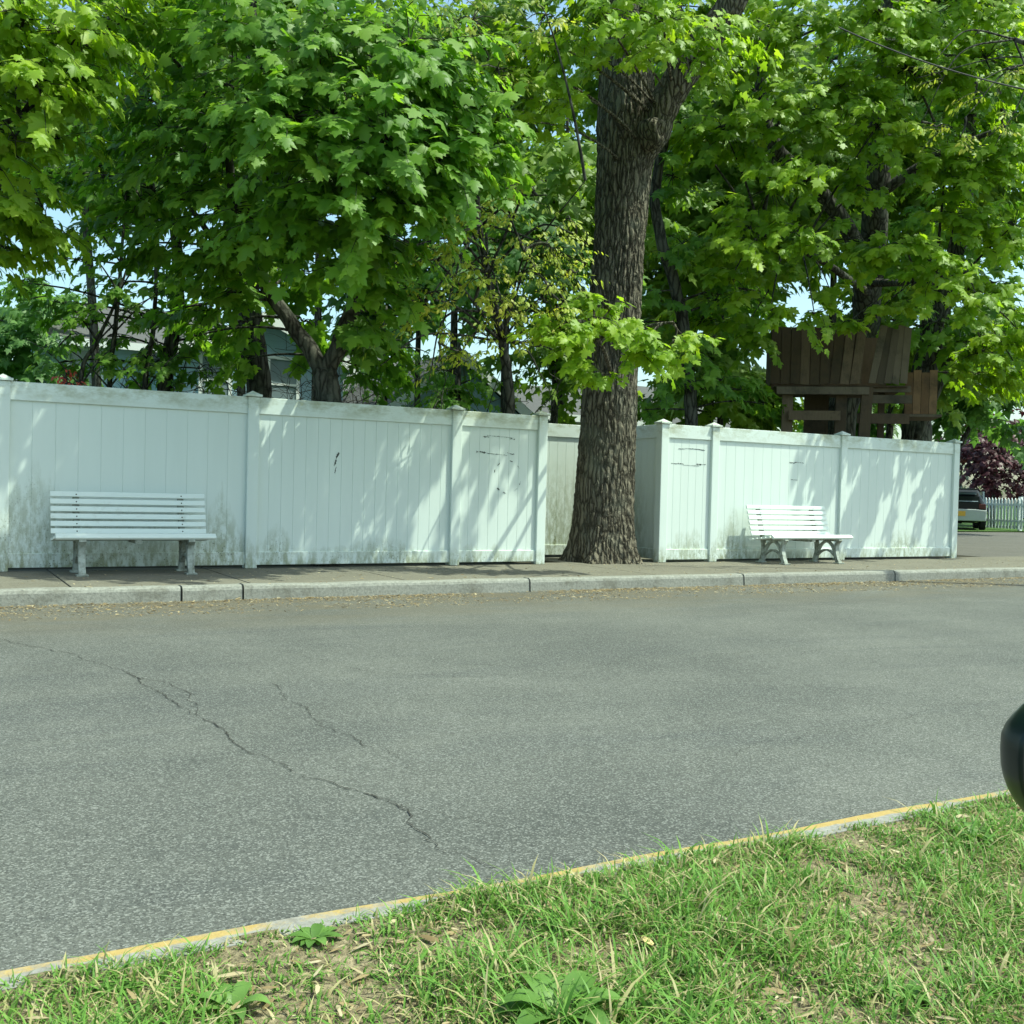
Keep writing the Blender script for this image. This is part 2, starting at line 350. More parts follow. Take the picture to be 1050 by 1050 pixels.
f3 = empty('vinyl_fence', (0, FY, 0), 0, 'white vinyl fence run behind the right bench, ending beside the driveway', 'fence')
mk2 = [(0.25, 1.52, 0.36, 1.52, .012), (0.36, 1.53, 0.68, 1.52, .007), (0.60, 1.52, 0.70, 1.515, .012), (0.14, 1.32, 0.34, 1.32, .016), (0.34, 1.305, 0.60, 1.30, .006), (0.56, 1.325, 0.72, 1.32, .018)]
mk3 = [(1.38, 1.40, 1.48, 1.40, .014), (1.48, 1.41, 1.66, 1.405, .011), (1.42, 1.16, 1.56, 1.155, .008)]
for i, (nb, mk) in zip((5, 6, 7), ((6, mk2), (14, mk3), (14, ()))): off(panel(f3, PX[i + 1] - PX[i], nb, mk), PX[i])
for x in PX[5:]: post(f3, x)

# ================================================================== BENCHES
def bench_paint():
    M = Mat('bench_paint', 0.5, 0.35); o = M.obj(); n1 = M.noise(o, 7, 6, 0.7); n2 = M.noise(M.scale(o, (0.3, 1, 1)), 30, 4)
    c = M.mix(n2, (0.66, 0.71, 0.675), (0.73, 0.78, 0.74)); c = M.mix(M.ramp(n1, (0.58, 0), (0.8, 0.5)), c, (0.38, 0.38, 0.28)); M.color(c); return M.m
def leg_paint():
    M = Mat('bench_casting', 0.7, 0.3); o = M.obj(); n1 = M.noise(o, 11, 6, 0.7); z = M.sep(o)[2]
    c = M.mix(M.ramp(n1, (0.40, 0), (0.66, 1)), (0.38, 0.41, 0.37), (0.13, 0.135, 0.10)); M.color(c); M.bump(n1, .3, .005); return M.m
mt_bench, mt_leg = bench_paint(), leg_paint()
mt_end = plain('bench_slat_end', (0.09, 0.085, 0.06), 0.9, 0.1, 0.3, 40)
def thick(pts, w):
    """outline of a bar of width w along a 2-D polyline"""
    p = catmull(np.array([(a, b, 0) for a, b in pts]), 5)[:, :2]; t = unit(np.gradient(p, axis=0)); n = np.stack([-t[:, 1], t[:, 0]], 1)
    ww = np.interp(np.linspace(0, 1, len(p)), np.linspace(0, 1, len(w)), w)[:, None] / 2
    return p + n * ww, p - n * ww
def bar(m, pts, w, x0, x1):
    A, B = thick(pts, w); n = len(A)
    vs = [(x, a[0], a[1]) for x in (x0, x1) for s_ in (A, B) for a in s_]
    fs = []
    for i in range(n - 1):
        fs += [(i, i + 1, n + i + 1, n + i), (2 * n + i, 3 * n + i, 3 * n + i + 1, 2 * n + i + 1), (i, 2 * n + i, 2 * n + i + 1, i + 1), (n + i, n + i + 1, 3 * n + i + 1, 3 * n + i)]
    fs += [(0, n, 3 * n, 2 * n), (n - 1, 3 * n - 1, 4 * n - 1, 2 * n - 1)]
    m.poly(vs, fs)
BL = 1.47
def slat(m, y, z, ang, w, t=0.026):
    pr = []
    for i in range(12):
        a = i * math.pi / 6; c, s_ = math.cos(a), math.sin(a)
        u = math.copysign(abs(c) ** 0.35, c) * w / 2; v = math.copysign(abs(s_) ** 0.6, s_) * t / 2
        pr.append((y + u * math.cos(ang) - v * math.sin(ang), z + u * math.sin(ang) + v * math.cos(ang)))
    m.prism(pr, 'x', -BL / 2, BL / 2)
def make_bench():
    t = empty('park_bench')
    # y grows towards the fence; front of the seat at y = -0.25
    for i in range(6):
        m = MB(); y = -0.215 + i * 0.083; slat(m, y, 0.372 - 0.010 * i, rad(-5) if i else rad(38), 0.068, 0.026 if i else 0.034); m.build('seat_slat', mt_bench, t)
    for i in range(6):
        m = MB(); z = 0.405 + i * 0.071; y = 0.190 + (z - 0.36) * 0.30; slat(m, y, z, rad(73), 0.053, 0.022); m.build('backrest_slat', mt_bench, t)
    for sx in (-1, 1):
        xc = sx * 0.50; x0, x1 = xc - 0.032, xc + 0.032
        m = MB()
        bar(m, [(-0.22, 0.0), (-0.185, 0.10), (-0.165, 0.19), (-0.185, 0.28), (-0.235, 0.338)], [0.062, 0.048, 0.042, 0.042, 0.04], x0, x1)
        m.box(x0 - 0.02, x1 + 0.02, -0.275, -0.165, 0.0, 0.018)
        m.build('front_leg', mt_leg, t, bevel=0.004)
        m = MB()
        bar(m, [(0.24, 0.0), (0.20, 0.12), (0.20, 0.24), (0.235, 0.37), (0.293, 0.57), (0.352, 0.77)], [0.062, 0.05, 0.046, 0.042, 0.036, 0.03], x0 + .002, x1 - .002)
        m.box(x0 - 0.02, x1 + 0.02, 0.19, 0.30, 0.0, 0.018)
        m.build('rear_leg', mt_leg, t, bevel=0.004)
        m = MB()
        bar(m, [(-0.165, 0.06), (-0.13, 0.19), (-0.06, 0.275), (0.02, 0.30), (0.10, 0.265), (0.165, 0.17), (0.20, 0.06)], [0.03] * 3, x0 + .008, x1 - .008)
        bar(m, [(-0.15, 0.10), (-0.06, 0.165), (0.02, 0.18), (0.10, 0.16), (0.185, 0.10)], [0.026] * 3, x0 + .010, x1 - .010)
        m.box(x0 + .006, x1 - .006, -0.235, 0.225, 0.306, 0.338)
        m.build('leg_arch', mt_leg, t, bevel=0.003)
    m = MB(); m.box(-0.03, 0.03, -0.235, 0.225, 0.304, 0.3385); m.box(-0.02, 0.02, 0.20, 0.23, 0.3384, 0.36); m.build('seat_brace', mt_leg, t)
    for sx in (-.5, .5):                                   # bolt heads on every slat
        for i in range(6):
            z = 0.405 + i * 0.071; y = 0.190 + (z - 0.36) * 0.30 - .0115
            MB().tube([(sx, y, z), (sx, y - .004, z - .001)], [.007, .006], 8).build('bolt', mt_end, t)
    return t
b1 = make_bench(); g1a, g1b = G(83, 590), G(194, 588.5)
c1 = (g1a + g1b) / 2; b1.location = (c1[0], FY - 0.46, 0)
tag(b1, 'white slatted bench at the left, standing before the mildewed fence', 'bench', 'white slatted benches against the fence')
b2 = copy_tree(b1); g2 = (G(805, 577.5) + G(861, 577)) / 2; b2.location = (g2[0] - 0.22, FY - 0.46, 0)
b2['label'] = 'white slatted bench at the right, below the treehouse'

# ================================================================== VEGETATION
def leaf_mat(name, dark, mid, lite, trans=0.54, transcol=None, gloss=0.35):
    M = Mat(name, 0.46, gloss); a = M.n('ShaderNodeAttribute', attribute_name='tone').outputs['Fac']
    c = M.ramp(a, (0.0, dark), (0.5, mid), (1.0, lite)); M.color(c)
    tr = M.n('ShaderNodeBsdfTranslucent'); tc = M.mix(1.0, c, transcol or (1.45, 1.45, 0.65), 'MULTIPLY'); M.t.links.new(tc, tr.inputs[0])
    mx = M.n('ShaderNodeMixShader'); mx.inputs[0].default_value = trans
    M.t.links.new(M.b.outputs[0], mx.inputs[1]); M.t.links.new(tr.outputs[0], mx.inputs[2]); M.t.links.new(mx.outputs[0], M.out.inputs[0])
    return M.m
ml_maple = leaf_mat('maple_leaf', (0.095, 0.205, 0.028), (0.170, 0.310, 0.042), (0.28, 0.42, 0.070))
ml_lime = leaf_mat('young_maple_leaf', (0.150, 0.265, 0.024), (0.265, 0.395, 0.036), (0.38, 0.49, 0.06))
ml_bud = leaf_mat('bud_leaf', (0.30, 0.38, 0.06), (0.42, 0.48, 0.08), (0.55, 0.52, 0.12))
ml_far = leaf_mat('far_leaf', (0.120, 0.215, 0.036), (0.195, 0.300, 0.050), (0.28, 0.38, 0.08))
ml_pale = leaf_mat('pale_leaf', (0.09, 0.18, 0.05), (0.14, 0.26, 0.075), (0.21, 0.34, 0.10))
ml_plum = leaf_mat('plum_leaf', (0.035, 0.010, 0.014), (0.065, 0.018, 0.025), (0.11, 0.035, 0.045), 0.25, (1.4, 0.8, 0.8))
ml_red = leaf_mat('red_petal', (0.42, 0.05, 0.03), (0.55, 0.08, 0.05), (0.62, 0.14, 0.09), 0.3, (1, 1, 1))
ml_grey = leaf_mat('grey_leaf', (0.12, 0.16, 0.13), (0.18, 0.23, 0.19), (0.26, 0.31, 0.26), 0.2)

def mirror(h): return np.array(h + [(-x, y) for x, y in h[-2:0:-1]])
def leaf_template(h, cy=0.22):
    p = mirror(h); v = np.vstack([[(0, cy)], p]); z = -0.16 * np.abs(v[:, 0]) ** 1.2 - 0.16 * v[:, 1] ** 2; z[0] += 0.02
    n = len(p); return np.column_stack([v, z]), np.array([(0, 1 + i, 1 + (i + 1) % n) for i in range(n)])
T_MAPLE = leaf_template([(0, 0), (0.20, -0.13), (0.42, -0.05), (0.335, 0.12), (0.55, 0.20), (0.66, 0.47), (0.44, 0.42), (0.26, 0.45), (0.32, 0.68), (0.16, 0.76), (0, 1.0)])
T_MID = leaf_template([(0, 0), (0.42, -0.06), (0.32, 0.14), (0.64, 0.45), (0.26, 0.45), (0, 1.0)])
T_SCRAP = leaf_template([(0, 0), (0.13, 0.2), (0.10, 0.7), (0, 1.0)], 0.4)
T_OVAL = leaf_template([(0, 0), (0.24, 0.25), (0.22, 0.65), (0, 1.0)], 0.4)

def leaf_arrays(p, d, nrm, size, tmpl):
    tv, tf = tmpl; d = unit(d); s_ = unit(np.cross(nrm, d)); 
    wx = rng.uniform(.72, 1.05, (len(p), 1, 1)); cz_ = rng.uniform(.2, 2.4, (len(p), 1, 1)); n2 = np.cross(s_, d); n2 = n2 * np.where(n2[:, 2:3] < 0, -1, 1)
    v = p[:, None] + size[:, None, None] * (tv[None, :, 0:1] * wx * s_[:, None] + tv[None, :, 1:2] * d[:, None] + tv[None, :, 2:3] * cz_ * n2[:, None])
    f = tf[None] + (np.arange(len(p)) * len(tv))[:, None, None]
    return v.reshape(-1, 3), f.reshape(-1, 3)
def tubes(paths, radii, sides=3):
    n, k, _ = paths.shape; t = unit(np.gradient(paths, axis=1)); ref = np.array([0.3, 0.2, 0.93]); a = unit(np.cross(t, ref)); b = np.cross(t, a)
    th = np.arange(sides) * 2 * math.pi / sides
    v = paths[:, :, None] + radii[:, :, None, None] * (np.cos(th)[:, None] * a[:, :, None] + np.sin(th)[:, None] * b[:, :, None])
    i = np.arange(k - 1)[:, None] * sides; j = np.arange(sides)[None]
    q = np.stack([i + j, i + (j + 1) % sides, i + sides + (j + 1) % sides, i + sides + j], -1).reshape(-1, 4)
    f = q[None] + (np.arange(n) * k * sides)[:, None, None]
    return v.reshape(-1, 3), f.reshape(-1, 4)

def bark_mat(name, a, b, fur=(9, 9, 1.6), sc=1.0, depth=0.03):
    M = Mat(name, 0.95, 0.12); p = M.obj(); wv = M.add(p, M.scale(M.noise(p, 3.0, 4, 0.6, 0, True), (0.12, 0.12, 0.3)))
    e = M.vor(M.scale(wv, fur), sc, 'DISTANCE_TO_EDGE'); g = M.noise(M.scale(p, (1, 1, .3)), 40, 5, 0.7); n = M.noise(p, 2.5, 4)
    c = M.mix(M.ramp(e, (0.02, 0), (0.22, 1)), tuple(x * 0.4 for x in a), M.mix(g, a, b)); c = M.mix(M.ramp(n, (0.5, 0), (0.75, .45)), c, (0.15, 0.165, 0.13))
    M.color(c); M.bump(M.math('ADD', M.ramp(e, (0.0, 0), (0.3, 1)), M.math('MULTIPLY', g, 0.4)), 0.9, depth); return M.m
mb_oak = bark_mat('oak_bark', (0.105, 0.092, 0.068), (0.235, 0.210, 0.160), (18, 18, 3.0))
mb_maple = bark_mat('maple_bark', (0.055, 0.052, 0.043), (0.13, 0.125, 0.105), (14, 14, 3), 1.0, 0.012)

DENS = 0.78
def tree(name, label, group, limbs, blobs, mat, size=(0.12, 0.19), tmpl=T_MAPLE, per=16, dens=70.0, bark=None, axis=None, cat='tree', twig=True, L=(0.45, 0.85), flat=0.75, toneb=0.0, upn=1.0, rootname='trunk'):
    """limbs: list of [(point, radius), ...]; blobs: list of (centre, radius[, density factor])"""
    base = limbs[0][0][0]
    root = empty(name, (base[0], base[1], 0), 0, label, cat, group); O = np.array([base[0], base[1], 0.0])
    bark = bark or mb_maple; m = MB(); skel = []
    for li, lm in enumerate(limbs):
        pts = np.array([a for a, _ in lm], float) - O; rr = np.array([r for _, r in lm]); c = catmull(pts, 7); r = np.interp(np.linspace(0, 1, len(c)), np.linspace(0, 1, len(rr)), rr)
        c = c + np.array([[mnoise.noise(Vector((li, i * .35, 1))), mnoise.noise(Vector((li, i * .35, 9))), 0] for i in range(len(c))]) * r.mean() * 0.35
        m.tube(c, r, 10 if r.max() > .05 else 6); skel.append(c)
    m.build(rootname, bark, root, smooth=True)
    sk = np.vstack(skel); axis = np.array(axis, float) - O if axis is not None else sk[np.argmax(sk[:, 2])]
    lv, lf, lt, bp, br = [], [], [], [], []; nv = 0; tp, tr_ = [], []
    for bl in blobs:
        c = np.array(bl[0], float) - O; R = bl[1]; df = bl[2] if len(bl) > 2 else 1.0
        n = max(3, int(dens * DENS * R ** 2 * df))
        skh = sk[sk[:, 2] > 1.9] if (sk[:, 2] > 1.9).any() else sk; d = skh - c; wgt = np.linalg.norm(d, axis=1) + 0.6 * np.maximum(0, d[:, 2]); j = skh[np.argmin(wgt)]
        # branch from the skeleton to the clump
        t = np.linspace(0, 1, 8)[:, None]; mid = (j + c) / 2 + np.array([0, 0, 0.12 * np.linalg.norm(c - j)]) + rng.normal(0, .05, 3)
        path = (1 - t) ** 2 * j + 2 * t * (1 - t) * mid + t * t * c; bp.append(path); br.append(np.linspace(0.012 + 0.022 * R, 0.008, 8))
        u = rng.normal(size=(n, 3)); u = unit(u) * (rng.random((n, 1)) ** 0.45); b = c + u * np.array([R, R, R * flat])
        ax = np.array([axis[0], axis[1], 0]); o = b - ax; o[:, 2] = 0; o = unit(unit(o) * 0.8 + unit(b - c) * 0.5 + rng.normal(0, .35, (n, 3)) * np.array([1, 1, .3]))
        o[:, 2] = np.clip(o[:, 2], -0.35, 0.35); o = unit(o); Ls = rng.uniform(L[0], L[1], n) * min(1.0, 0.55 + R * .6)
        b = b - o * (Ls * 0.5)[:, None]
        tt = np.clip((np.arange(per) + 0.6) / per + rng.normal(0, .04, (n, per)), .08, 1.0); drp = rng.uniform(.12, .42, n)
        pt = b[:, None] + o[:, None] * (Ls[:, None] * tt)[..., None]; pt[..., 2] -= drp[:, None] * Ls[:, None] * tt ** 2
        side = unit(np.cross(o, [0, 0, 1.0]))[:, None] * np.where(np.arange(per) % 2, 1, -1)[None, :, None]
        a = (1 - tt) * rad(75) + rng.normal(0, .35, (n, per))+ .15; 
        D = o[:, None] * np.cos(a)[..., None] + side * np.sin(a)[..., None]; D[..., 2] -= rng.uniform(.2, 1.5, (n, per)); D = unit(D)
        N = np.array([0, 0, upn * .8]) + 0.85 * o[:, None] + rng.normal(0, .34, (n, per, 3))
        sz = rng.uniform(size[0] * .75, size[1], (n, per)) * (0.75 + 0.25 * rng.random((n, 1)))
        pp = pt + D * (sz * 0.35)[..., None] + rng.normal(0, .02, (n, per, 3))
        v, f = leaf_arrays(pp.reshape(-1, 3), D.reshape(-1, 3), N.reshape(-1, 3), sz.ravel(), tmpl)
        lv.append(v); lf.append(f + nv); nv += len(v)
        tn = np.clip(0.45 + toneb + rng.normal(0, .17, (n, 1)) + rng.normal(0, .17, (n, per)), 0, 1).ravel(); lt.append(np.repeat(tn, len(tmpl[0])))
        if twig:
            s4 = np.linspace(0, 1, 4); tw = b[:, None] + o[:, None] * (Ls[:, None] * s4)[..., None]; tw[..., 2] -= drp[:, None] * Ls[:, None] * s4 ** 2
            q = np.linspace(0, 1, 4)[1:-1]; lead = c + (b - c)[:, None] * np.array([0.0, .4, .75])[None, :, None]; lead[..., 2] += np.array([0, .04, .03])
            tp.append(np.concatenate([lead, tw], 1)); tr_.append(np.broadcast_to(np.array([.009, .007, .006, .005, .0045, .0035, .002]), (n, 7)))
    bp = np.array(bp); v, f = tubes(bp, np.array(br), 6)
    if twig:
        v2, f2_ = tubes(np.concatenate(tp), np.concatenate(tr_), 3); f = np.vstack([f, f2_ + len(v)]); v = np.vstack([v, v2])
    np_mesh('branches', v, f, bark, root, quads=True, smooth=True)
    np_mesh('crown', np.vstack(lv), np.vstack(lf), mat, root, tone=np.concatenate(lt))
    return root
def limb(*pts): return [(P(x, y, Z), r) for x, y, Z, r in pts]
def bl(*l): return [(P(q[0], q[1], q[2]),) + tuple(q[3:]) for q in l]
def down(px, py, Z):      # point on the ground below
    p = P(px, py, Z); return np.array([p[0], p[1], -0.05])

# ---- the big oak by the pavement: ridged trunk of its own
def big_trunk(root, O):
    st = [(619, 577, 13.95), (619, 540, 13.95), (621, 480, 13.95), (624, 420, 13.95), (629, 340, 13.95), (634, 260, 13.95), (639, 190, 13.95), (643, 130, 13.95), (642, 80, 13.95), (634, 20, 13.95), (626, -80, 13.95)]
    pts = np.array([P(*q) for q in st]) - O; pts[0, 2] = -0.05
    rr = [0.43, 0.40, 0.38, 0.365, 0.345, 0.335, 0.345, 0.40, 0.36, 0.29, 0.25]
    c = catmull(pts, 40); h = np.interp(np.linspace(0, 1, len(c)), np.linspace(0, 1, len(rr)), rr); ns = 230
    th = np.arange(ns) * 2 * math.pi / ns; vs = np.zeros((len(c), ns, 3))
    for i, (p, r) in enumerate(zip(c, h)):
        fl = math.exp(-max(p[2], 0) / 0.22)
        for j, a in enumerate(th):
            ca, sa = math.cos(a), math.sin(a)
            w = 0.12 * mnoise.noise(Vector((ca * 2, sa * 2, p[2] * 1.4)))
            dd = mnoise.voronoi(Vector((ca * r * 24 + w * 9, sa * r * 24 + w * 9, p[2] * 3.0 + 1.5 * mnoise.noise(Vector((ca * 5, sa * 5, p[2] * 3))))))[0]
            e = min(1.0, (dd[1] - dd[0]) * 2.2)
            rrr = r * (1 + 0.045 * mnoise.noise(Vector((ca * 1.3, sa * 1.3, p[2] * .8)))) + fl * 0.085 * (1 + math.sin(5 * a + 1.0) * 0.8 + .5 * mnoise.noise(Vector((ca * 2.5, sa * 2.5, 7)))) + 0.030 * (e - 0.6) * (0.75 + .9 * mnoise.noise(Vector((ca * 1.6, sa * 1.6, p[2] * .9 + 3)))) + 0.012 * mnoise.noise(Vector((ca * 9, sa * 9, p[2] * 14)))
            vs[i, j] = p + np.array([ca, sa, 0]) * rrr
    idx = np.arange(len(c) * ns).reshape(len(c), ns); nx_ = np.roll(idx, -1, 1)
    q = np.stack([idx[:-1], nx_[:-1], nx_[1:], idx[1:]], -1).reshape(-1, 4)
    np_mesh('trunk', vs.reshape(-1, 3), q, mb_oak, root, quads=True, smooth=True)
oz = 13.95
ob = G(619, 577); ob = P(619, 577, oz); O = np.array([ob[0], ob[1], 0.0])
oak_limbs = [limb((645, 200, 13.95, .15), (668, 135, 13.8, .23), (690, 92, 13.7, .21), (722, 45, 13.6, .21), (765, -20, 13.5, .18), (820, -120, 13.5, .12)),
             limb((634, 20, 13.95, .24), (600, -60, 13.8, .17), (560, -160, 13.6, .10)),
             limb((640, -40, 13.95, .22), (650, -180, 14.2, .15), (660, -330, 14.6, .08)),
             limb((626, 380, 13.7, .03), (615, 350, 11.9, .025), (600, 330, 11.4, .012)), limb((640, 350, 13.7, .03), (665, 335, 12.0, .022), (690, 330, 11.6, .01))]
oak_blobs = bl((612, 330, 11.5, .36), (558, 345, 11.4, .28), (640, 338, 11.5, .3), (708, 348, 11.7, .26), (668, 362, 11.6, .24), (590, 352, 11.4, .25), (600, 300, 11.7, .2), (575, 338, 11.4, .28), (650, 350, 11.6, .33), (690, 352, 11.7, .25), (600, 375, 11.5, .20), (625, 318, 11.6, .25), (618, 385, 11.4, .14, 1.2),
               (560, 40, 11.6, .55), (610, 10, 11.3, .5), (680, 20, 11.8, .5), (580, 95, 12.0, .4), (530, 70, 12.2, .5), (545, 125, 12.4, .4), (740, 30, 12.4, .6), (640, 30, 12.6, .4), (655, -20, 12.0, .5), (610, 60, 12.6, .3), (700, 45, 12.7, .35), (650, 55, 12.8, .3),
               (480, -60, 12.4, .9, .3), (600, -120, 12.2, 1.1, .25), (740, -120, 12.8, 1.1, .25), (660, -300, 13.5, 1.4, .15), (520, -260, 13.3, 1.3, .15), (820, -250, 14, 1.3, .15))
oak = tree('oak_tree', 'huge ridged trunk rising between the two fence runs at the pavement edge', None, oak_limbs, oak_blobs, ml_lime, size=(.11, .17), axis=P(640, 100, 13.95), bark=mb_oak, rootname='limbs')
O2 = np.array(oak.location)
oak.location = V(O2)
big_trunk(oak, O2)
# pruned knot
kn = MB(); kc = P(675, 134, 13.52) - O2; nrm = unit(-fw + 0.75 * crt); a_ = unit(np.cross(nrm, [0, 0, 1])); b_ = np.cross(a_, nrm)
for rr_, hh in ((.21, -.22), (.20, -.06), (.17, .02), (.12, .055), (.09, .05), (.055, .02), (0.0, .015)): kn.v += [tuple(kc + nrm * hh + (a_ * math.cos(t) * .8 + b_ * math.sin(t)) * rr_ * (1 + .1 * math.sin(3 * t))) for t in np.arange(18) * math.pi / 9]
kn.f = [(i * 18 + j, i * 18 + (j + 1) % 18, (i + 1) * 18 + (j + 1) % 18, (i + 1) * 18 + j) for i in range(6) for j in range(18)]
kn.build('knot', mb_oak, oak, smooth=True)

GL, GR = 'maples behind the left fence', 'trees behind the right fence'
# ---- forked maple behind the left run
tree('maple_tree', 'forked maple with a dense lit crown above the second fence panel', GL,
     [[(down(335, 412, 12.0), .16)] + limb((335, 412, 12.0, .145), (333, 378, 12.0, .14)),
      limb((333, 382, 12.0, .105), (305, 340, 12.0, .09), (272, 292, 11.9, .075), (245, 230, 11.6, .06), (230, 120, 11.2, .035)),
      limb((334, 382, 12.0, .105), (352, 342, 11.9, .095), (366, 285, 11.6, .08), (352, 190, 11.0, .06), (340, 80, 10.8, .045), (330, -80, 10.8, .03)),
      limb((360, 300, 11.7, .06), (400, 220, 11.0, .045), (440, 130, 10.6, .03))],
     bl((160, 45, 11.2, .75), (240, 30, 10.4, .8), (330, 30, 10.2, .8), (420, 45, 10.3, .8), (300, 120, 9.8, .6), (270, 105, 9.9, .5), (395, 140, 9.9, .75), (350, 165, 9.7, .5), (470, 165, 10.3, .55), (230, 135, 10.6, .7), (170, 140, 11.2, .7),
        (365, 225, 10.2, .65), (290, 200, 10.5, .7), (425, 215, 10.4, .45), (235, 215, 11.0, .65), (375, 270, 11.0, .45), (395, 295, 11.3, .35), (145, 205, 11.4, .55), (215, 265, 11.4, .5), (455, 95, 10.4, .6), (505, 140, 10.8, .5), (395, 345, 12.4, .25), (300, 285, 12.6, .4), (375, 355, 12.2, .2), (365, 375, 12.5, .25), (245, 372, 13.0, .2), (310, 360, 13.2, .22), (362, 335, 11.6, .22), (200, 345, 12.4, .25), (400, 370, 12.8, .25), (140, 250, 11.4, .3), (190, 315, 11.9, .3), (230, 300, 11.8, .35), (395, 325, 11.6, .25), (310, 330, 12.9, .3), (235, 335, 12.4, .25), (385, 250, 10.8, .35), (315, 235, 10.9, .4), (240, 255, 11.2, .35),
        (260, -90, 10.6, 1.1, .25), (400, -90, 10.8, 1.1, .25), (140, -90, 11.2, 1.1, .25), (330, -260, 12.4, 1.5, .15)),
     ml_maple, axis=P(340, 200, 12.2), dens=74, size=(.145, .215), per=14)
tree('maple_tree', 'bright maple boughs hanging into the top left corner', GL,
     [[(down(-190, 400, 11.5), .2)] + limb((-190, 400, 11.5, .18), (-170, 200, 11.3, .15), (-120, 40, 10.8, .1), (-40, -60, 10.2, .05)), limb((-170, 220, 11.3, .09), (-60, 150, 10.6, .05), (20, 120, 10.0, .02))],
     bl((25, 20, 9.6, .6), (80, 35, 9.8, .5), (35, 80, 9.5, .5), (85, 85, 10.0, .4), (15, 140, 9.8, .45), (60, 145, 10.1, .35), (0, 200, 10.2, .5), (45, 215, 10.5, .4), (5, 255, 10.4, .3), (130, 20, 10.3, .5), (-60, 60, 9.8, .9), (-60, 220, 10.4, .7), (20, -90, 9.9, 1.0, .25), (120, -120, 10.4, 1.0, .25)),
     ml_lime, axis=P(-190, 150, 11.6), dens=72, size=(.14, .205), per=14)
tree('maple_tree', 'dark thick straight maple stem left of the forked one', GL,
     [[(down(264, 400, 14.0), .19)] + limb((264, 400, 14.0, .165), (258, 330, 14.0, .15), (252, 250, 14.0, .13), (255, 120, 14, .1), (260, -60, 14, .06)), limb((256, 300, 14.0, .06), (215, 240, 13.6, .04), (170, 180, 13.2, .02))],
     bl((130, 100, 13.2, .8), (110, 60, 13.6, .7), (180, 100, 13.6, .9), (260, 70, 13.6, 1.0), (330, 120, 13.6, 1.0), (270, 180, 13.4, .9), (215, 330, 13.6, .35, .8), (240, 290, 13.6, .4), (180, 195, 13.4, .6), (205, 355, 13.8, .3, .7), (410, 60, 13.6, 1.0), (300, 260, 13.4, .5), (245, 345, 13.7, .22), (400, 180, 13.4, .7), (100, 170, 13.6, .5), (200, -60, 13.6, 1.4, .3), (380, -80, 13.8, 1.4, .3)),
     ml_maple, axis=P(258, 200, 14.3), dens=55, tmpl=T_MID, size=(.13, .2))
tree('maple_tree', 'slender leaning maple stem above the left bench', GL,
     [[(down(168, 404, 13.6), .11)] + limb((168, 404, 13.6, .10), (176, 350, 13.6, .09), (183, 300, 13.6, .08), (176, 200, 13.5, .06), (160, 80, 13.4, .03))],
     bl((165, 290, 13.3, .35), (120, 290, 13.2, .35, .8), (95, 225, 13.2, .45), (60, 265, 13.0, .3), (150, 320, 13.4, .25), (120, 200, 13.3, .5), (55, 310, 13.2, .25, .8), (190, 330, 13.4, .3), (110, 345, 13.4, .22), (80, 180, 13.2, .5), (60, 372, 13.2, .22), (100, 372, 13.3, .2), (140, 385, 13.4, .18), (205, 378, 13.4, .2), (225, 350, 13.4, .25), (90, 320, 13.2, .3), (160, 350, 13.3, .25), (20, 290, 13.0, .3), (180, 260, 13.4, .4), (160, 150, 13.4, .6), (30, 180, 13.0, .45)),
     ml_maple, axis=P(175, 250, 13.9), dens=55, size=(.12, .18), tmpl=T_MID)
# saplings
def sapling(pts, label, n, cat='sapling', group='thin saplings behind the left fence'):
    tree('sapling', label, group, [[(down(pts[0][0], pts[0][1], pts[0][2]), .035)] + limb(*pts)] + [limb((a[0], a[1], a[2], .012), (a[0] + dx, a[1] - 30, a[2] - .1, .008), (a[0] + dx * 2, a[1] - 48, a[2], .004)) for a, dx in zip(pts[:-1] * 2, (24, -22, 18, -28, 30, -20))],
         bl(*n), ml_maple, size=(.09, .14), tmpl=T_MID, dens=42, cat=cat, axis=P(pts[1][0], pts[1][1], pts[1][2] + .5))
sapling([(82, 395, 13.0, .028), (100, 350, 13.0, .024), (122, 300, 13.0, .016), (140, 240, 13, .01)], 'thin sapling nearest the red flowers, leaning right', [(95, 330, 12.9, .25), (120, 300, 13, .2), (70, 345, 12.9, .2)])
sapling([(112, 398, 13.2, .032), (118, 340, 13.2, .03), (124, 270, 13.2, .022), (130, 180, 13.2, .012)], 'thin upright sapling between the red flowers and the slender stem', [(130, 320, 13.1, .22), (110, 365, 13.1, .16)])
sapling([(148, 401, 13.2, .036), (157, 340, 13.2, .03), (160, 270, 13.2, .022), (158, 180, 13.2, .012)], 'dark thin sapling close against the slender leaning stem', [(150, 365, 13.1, .2), (165, 375, 13.1, .18)])

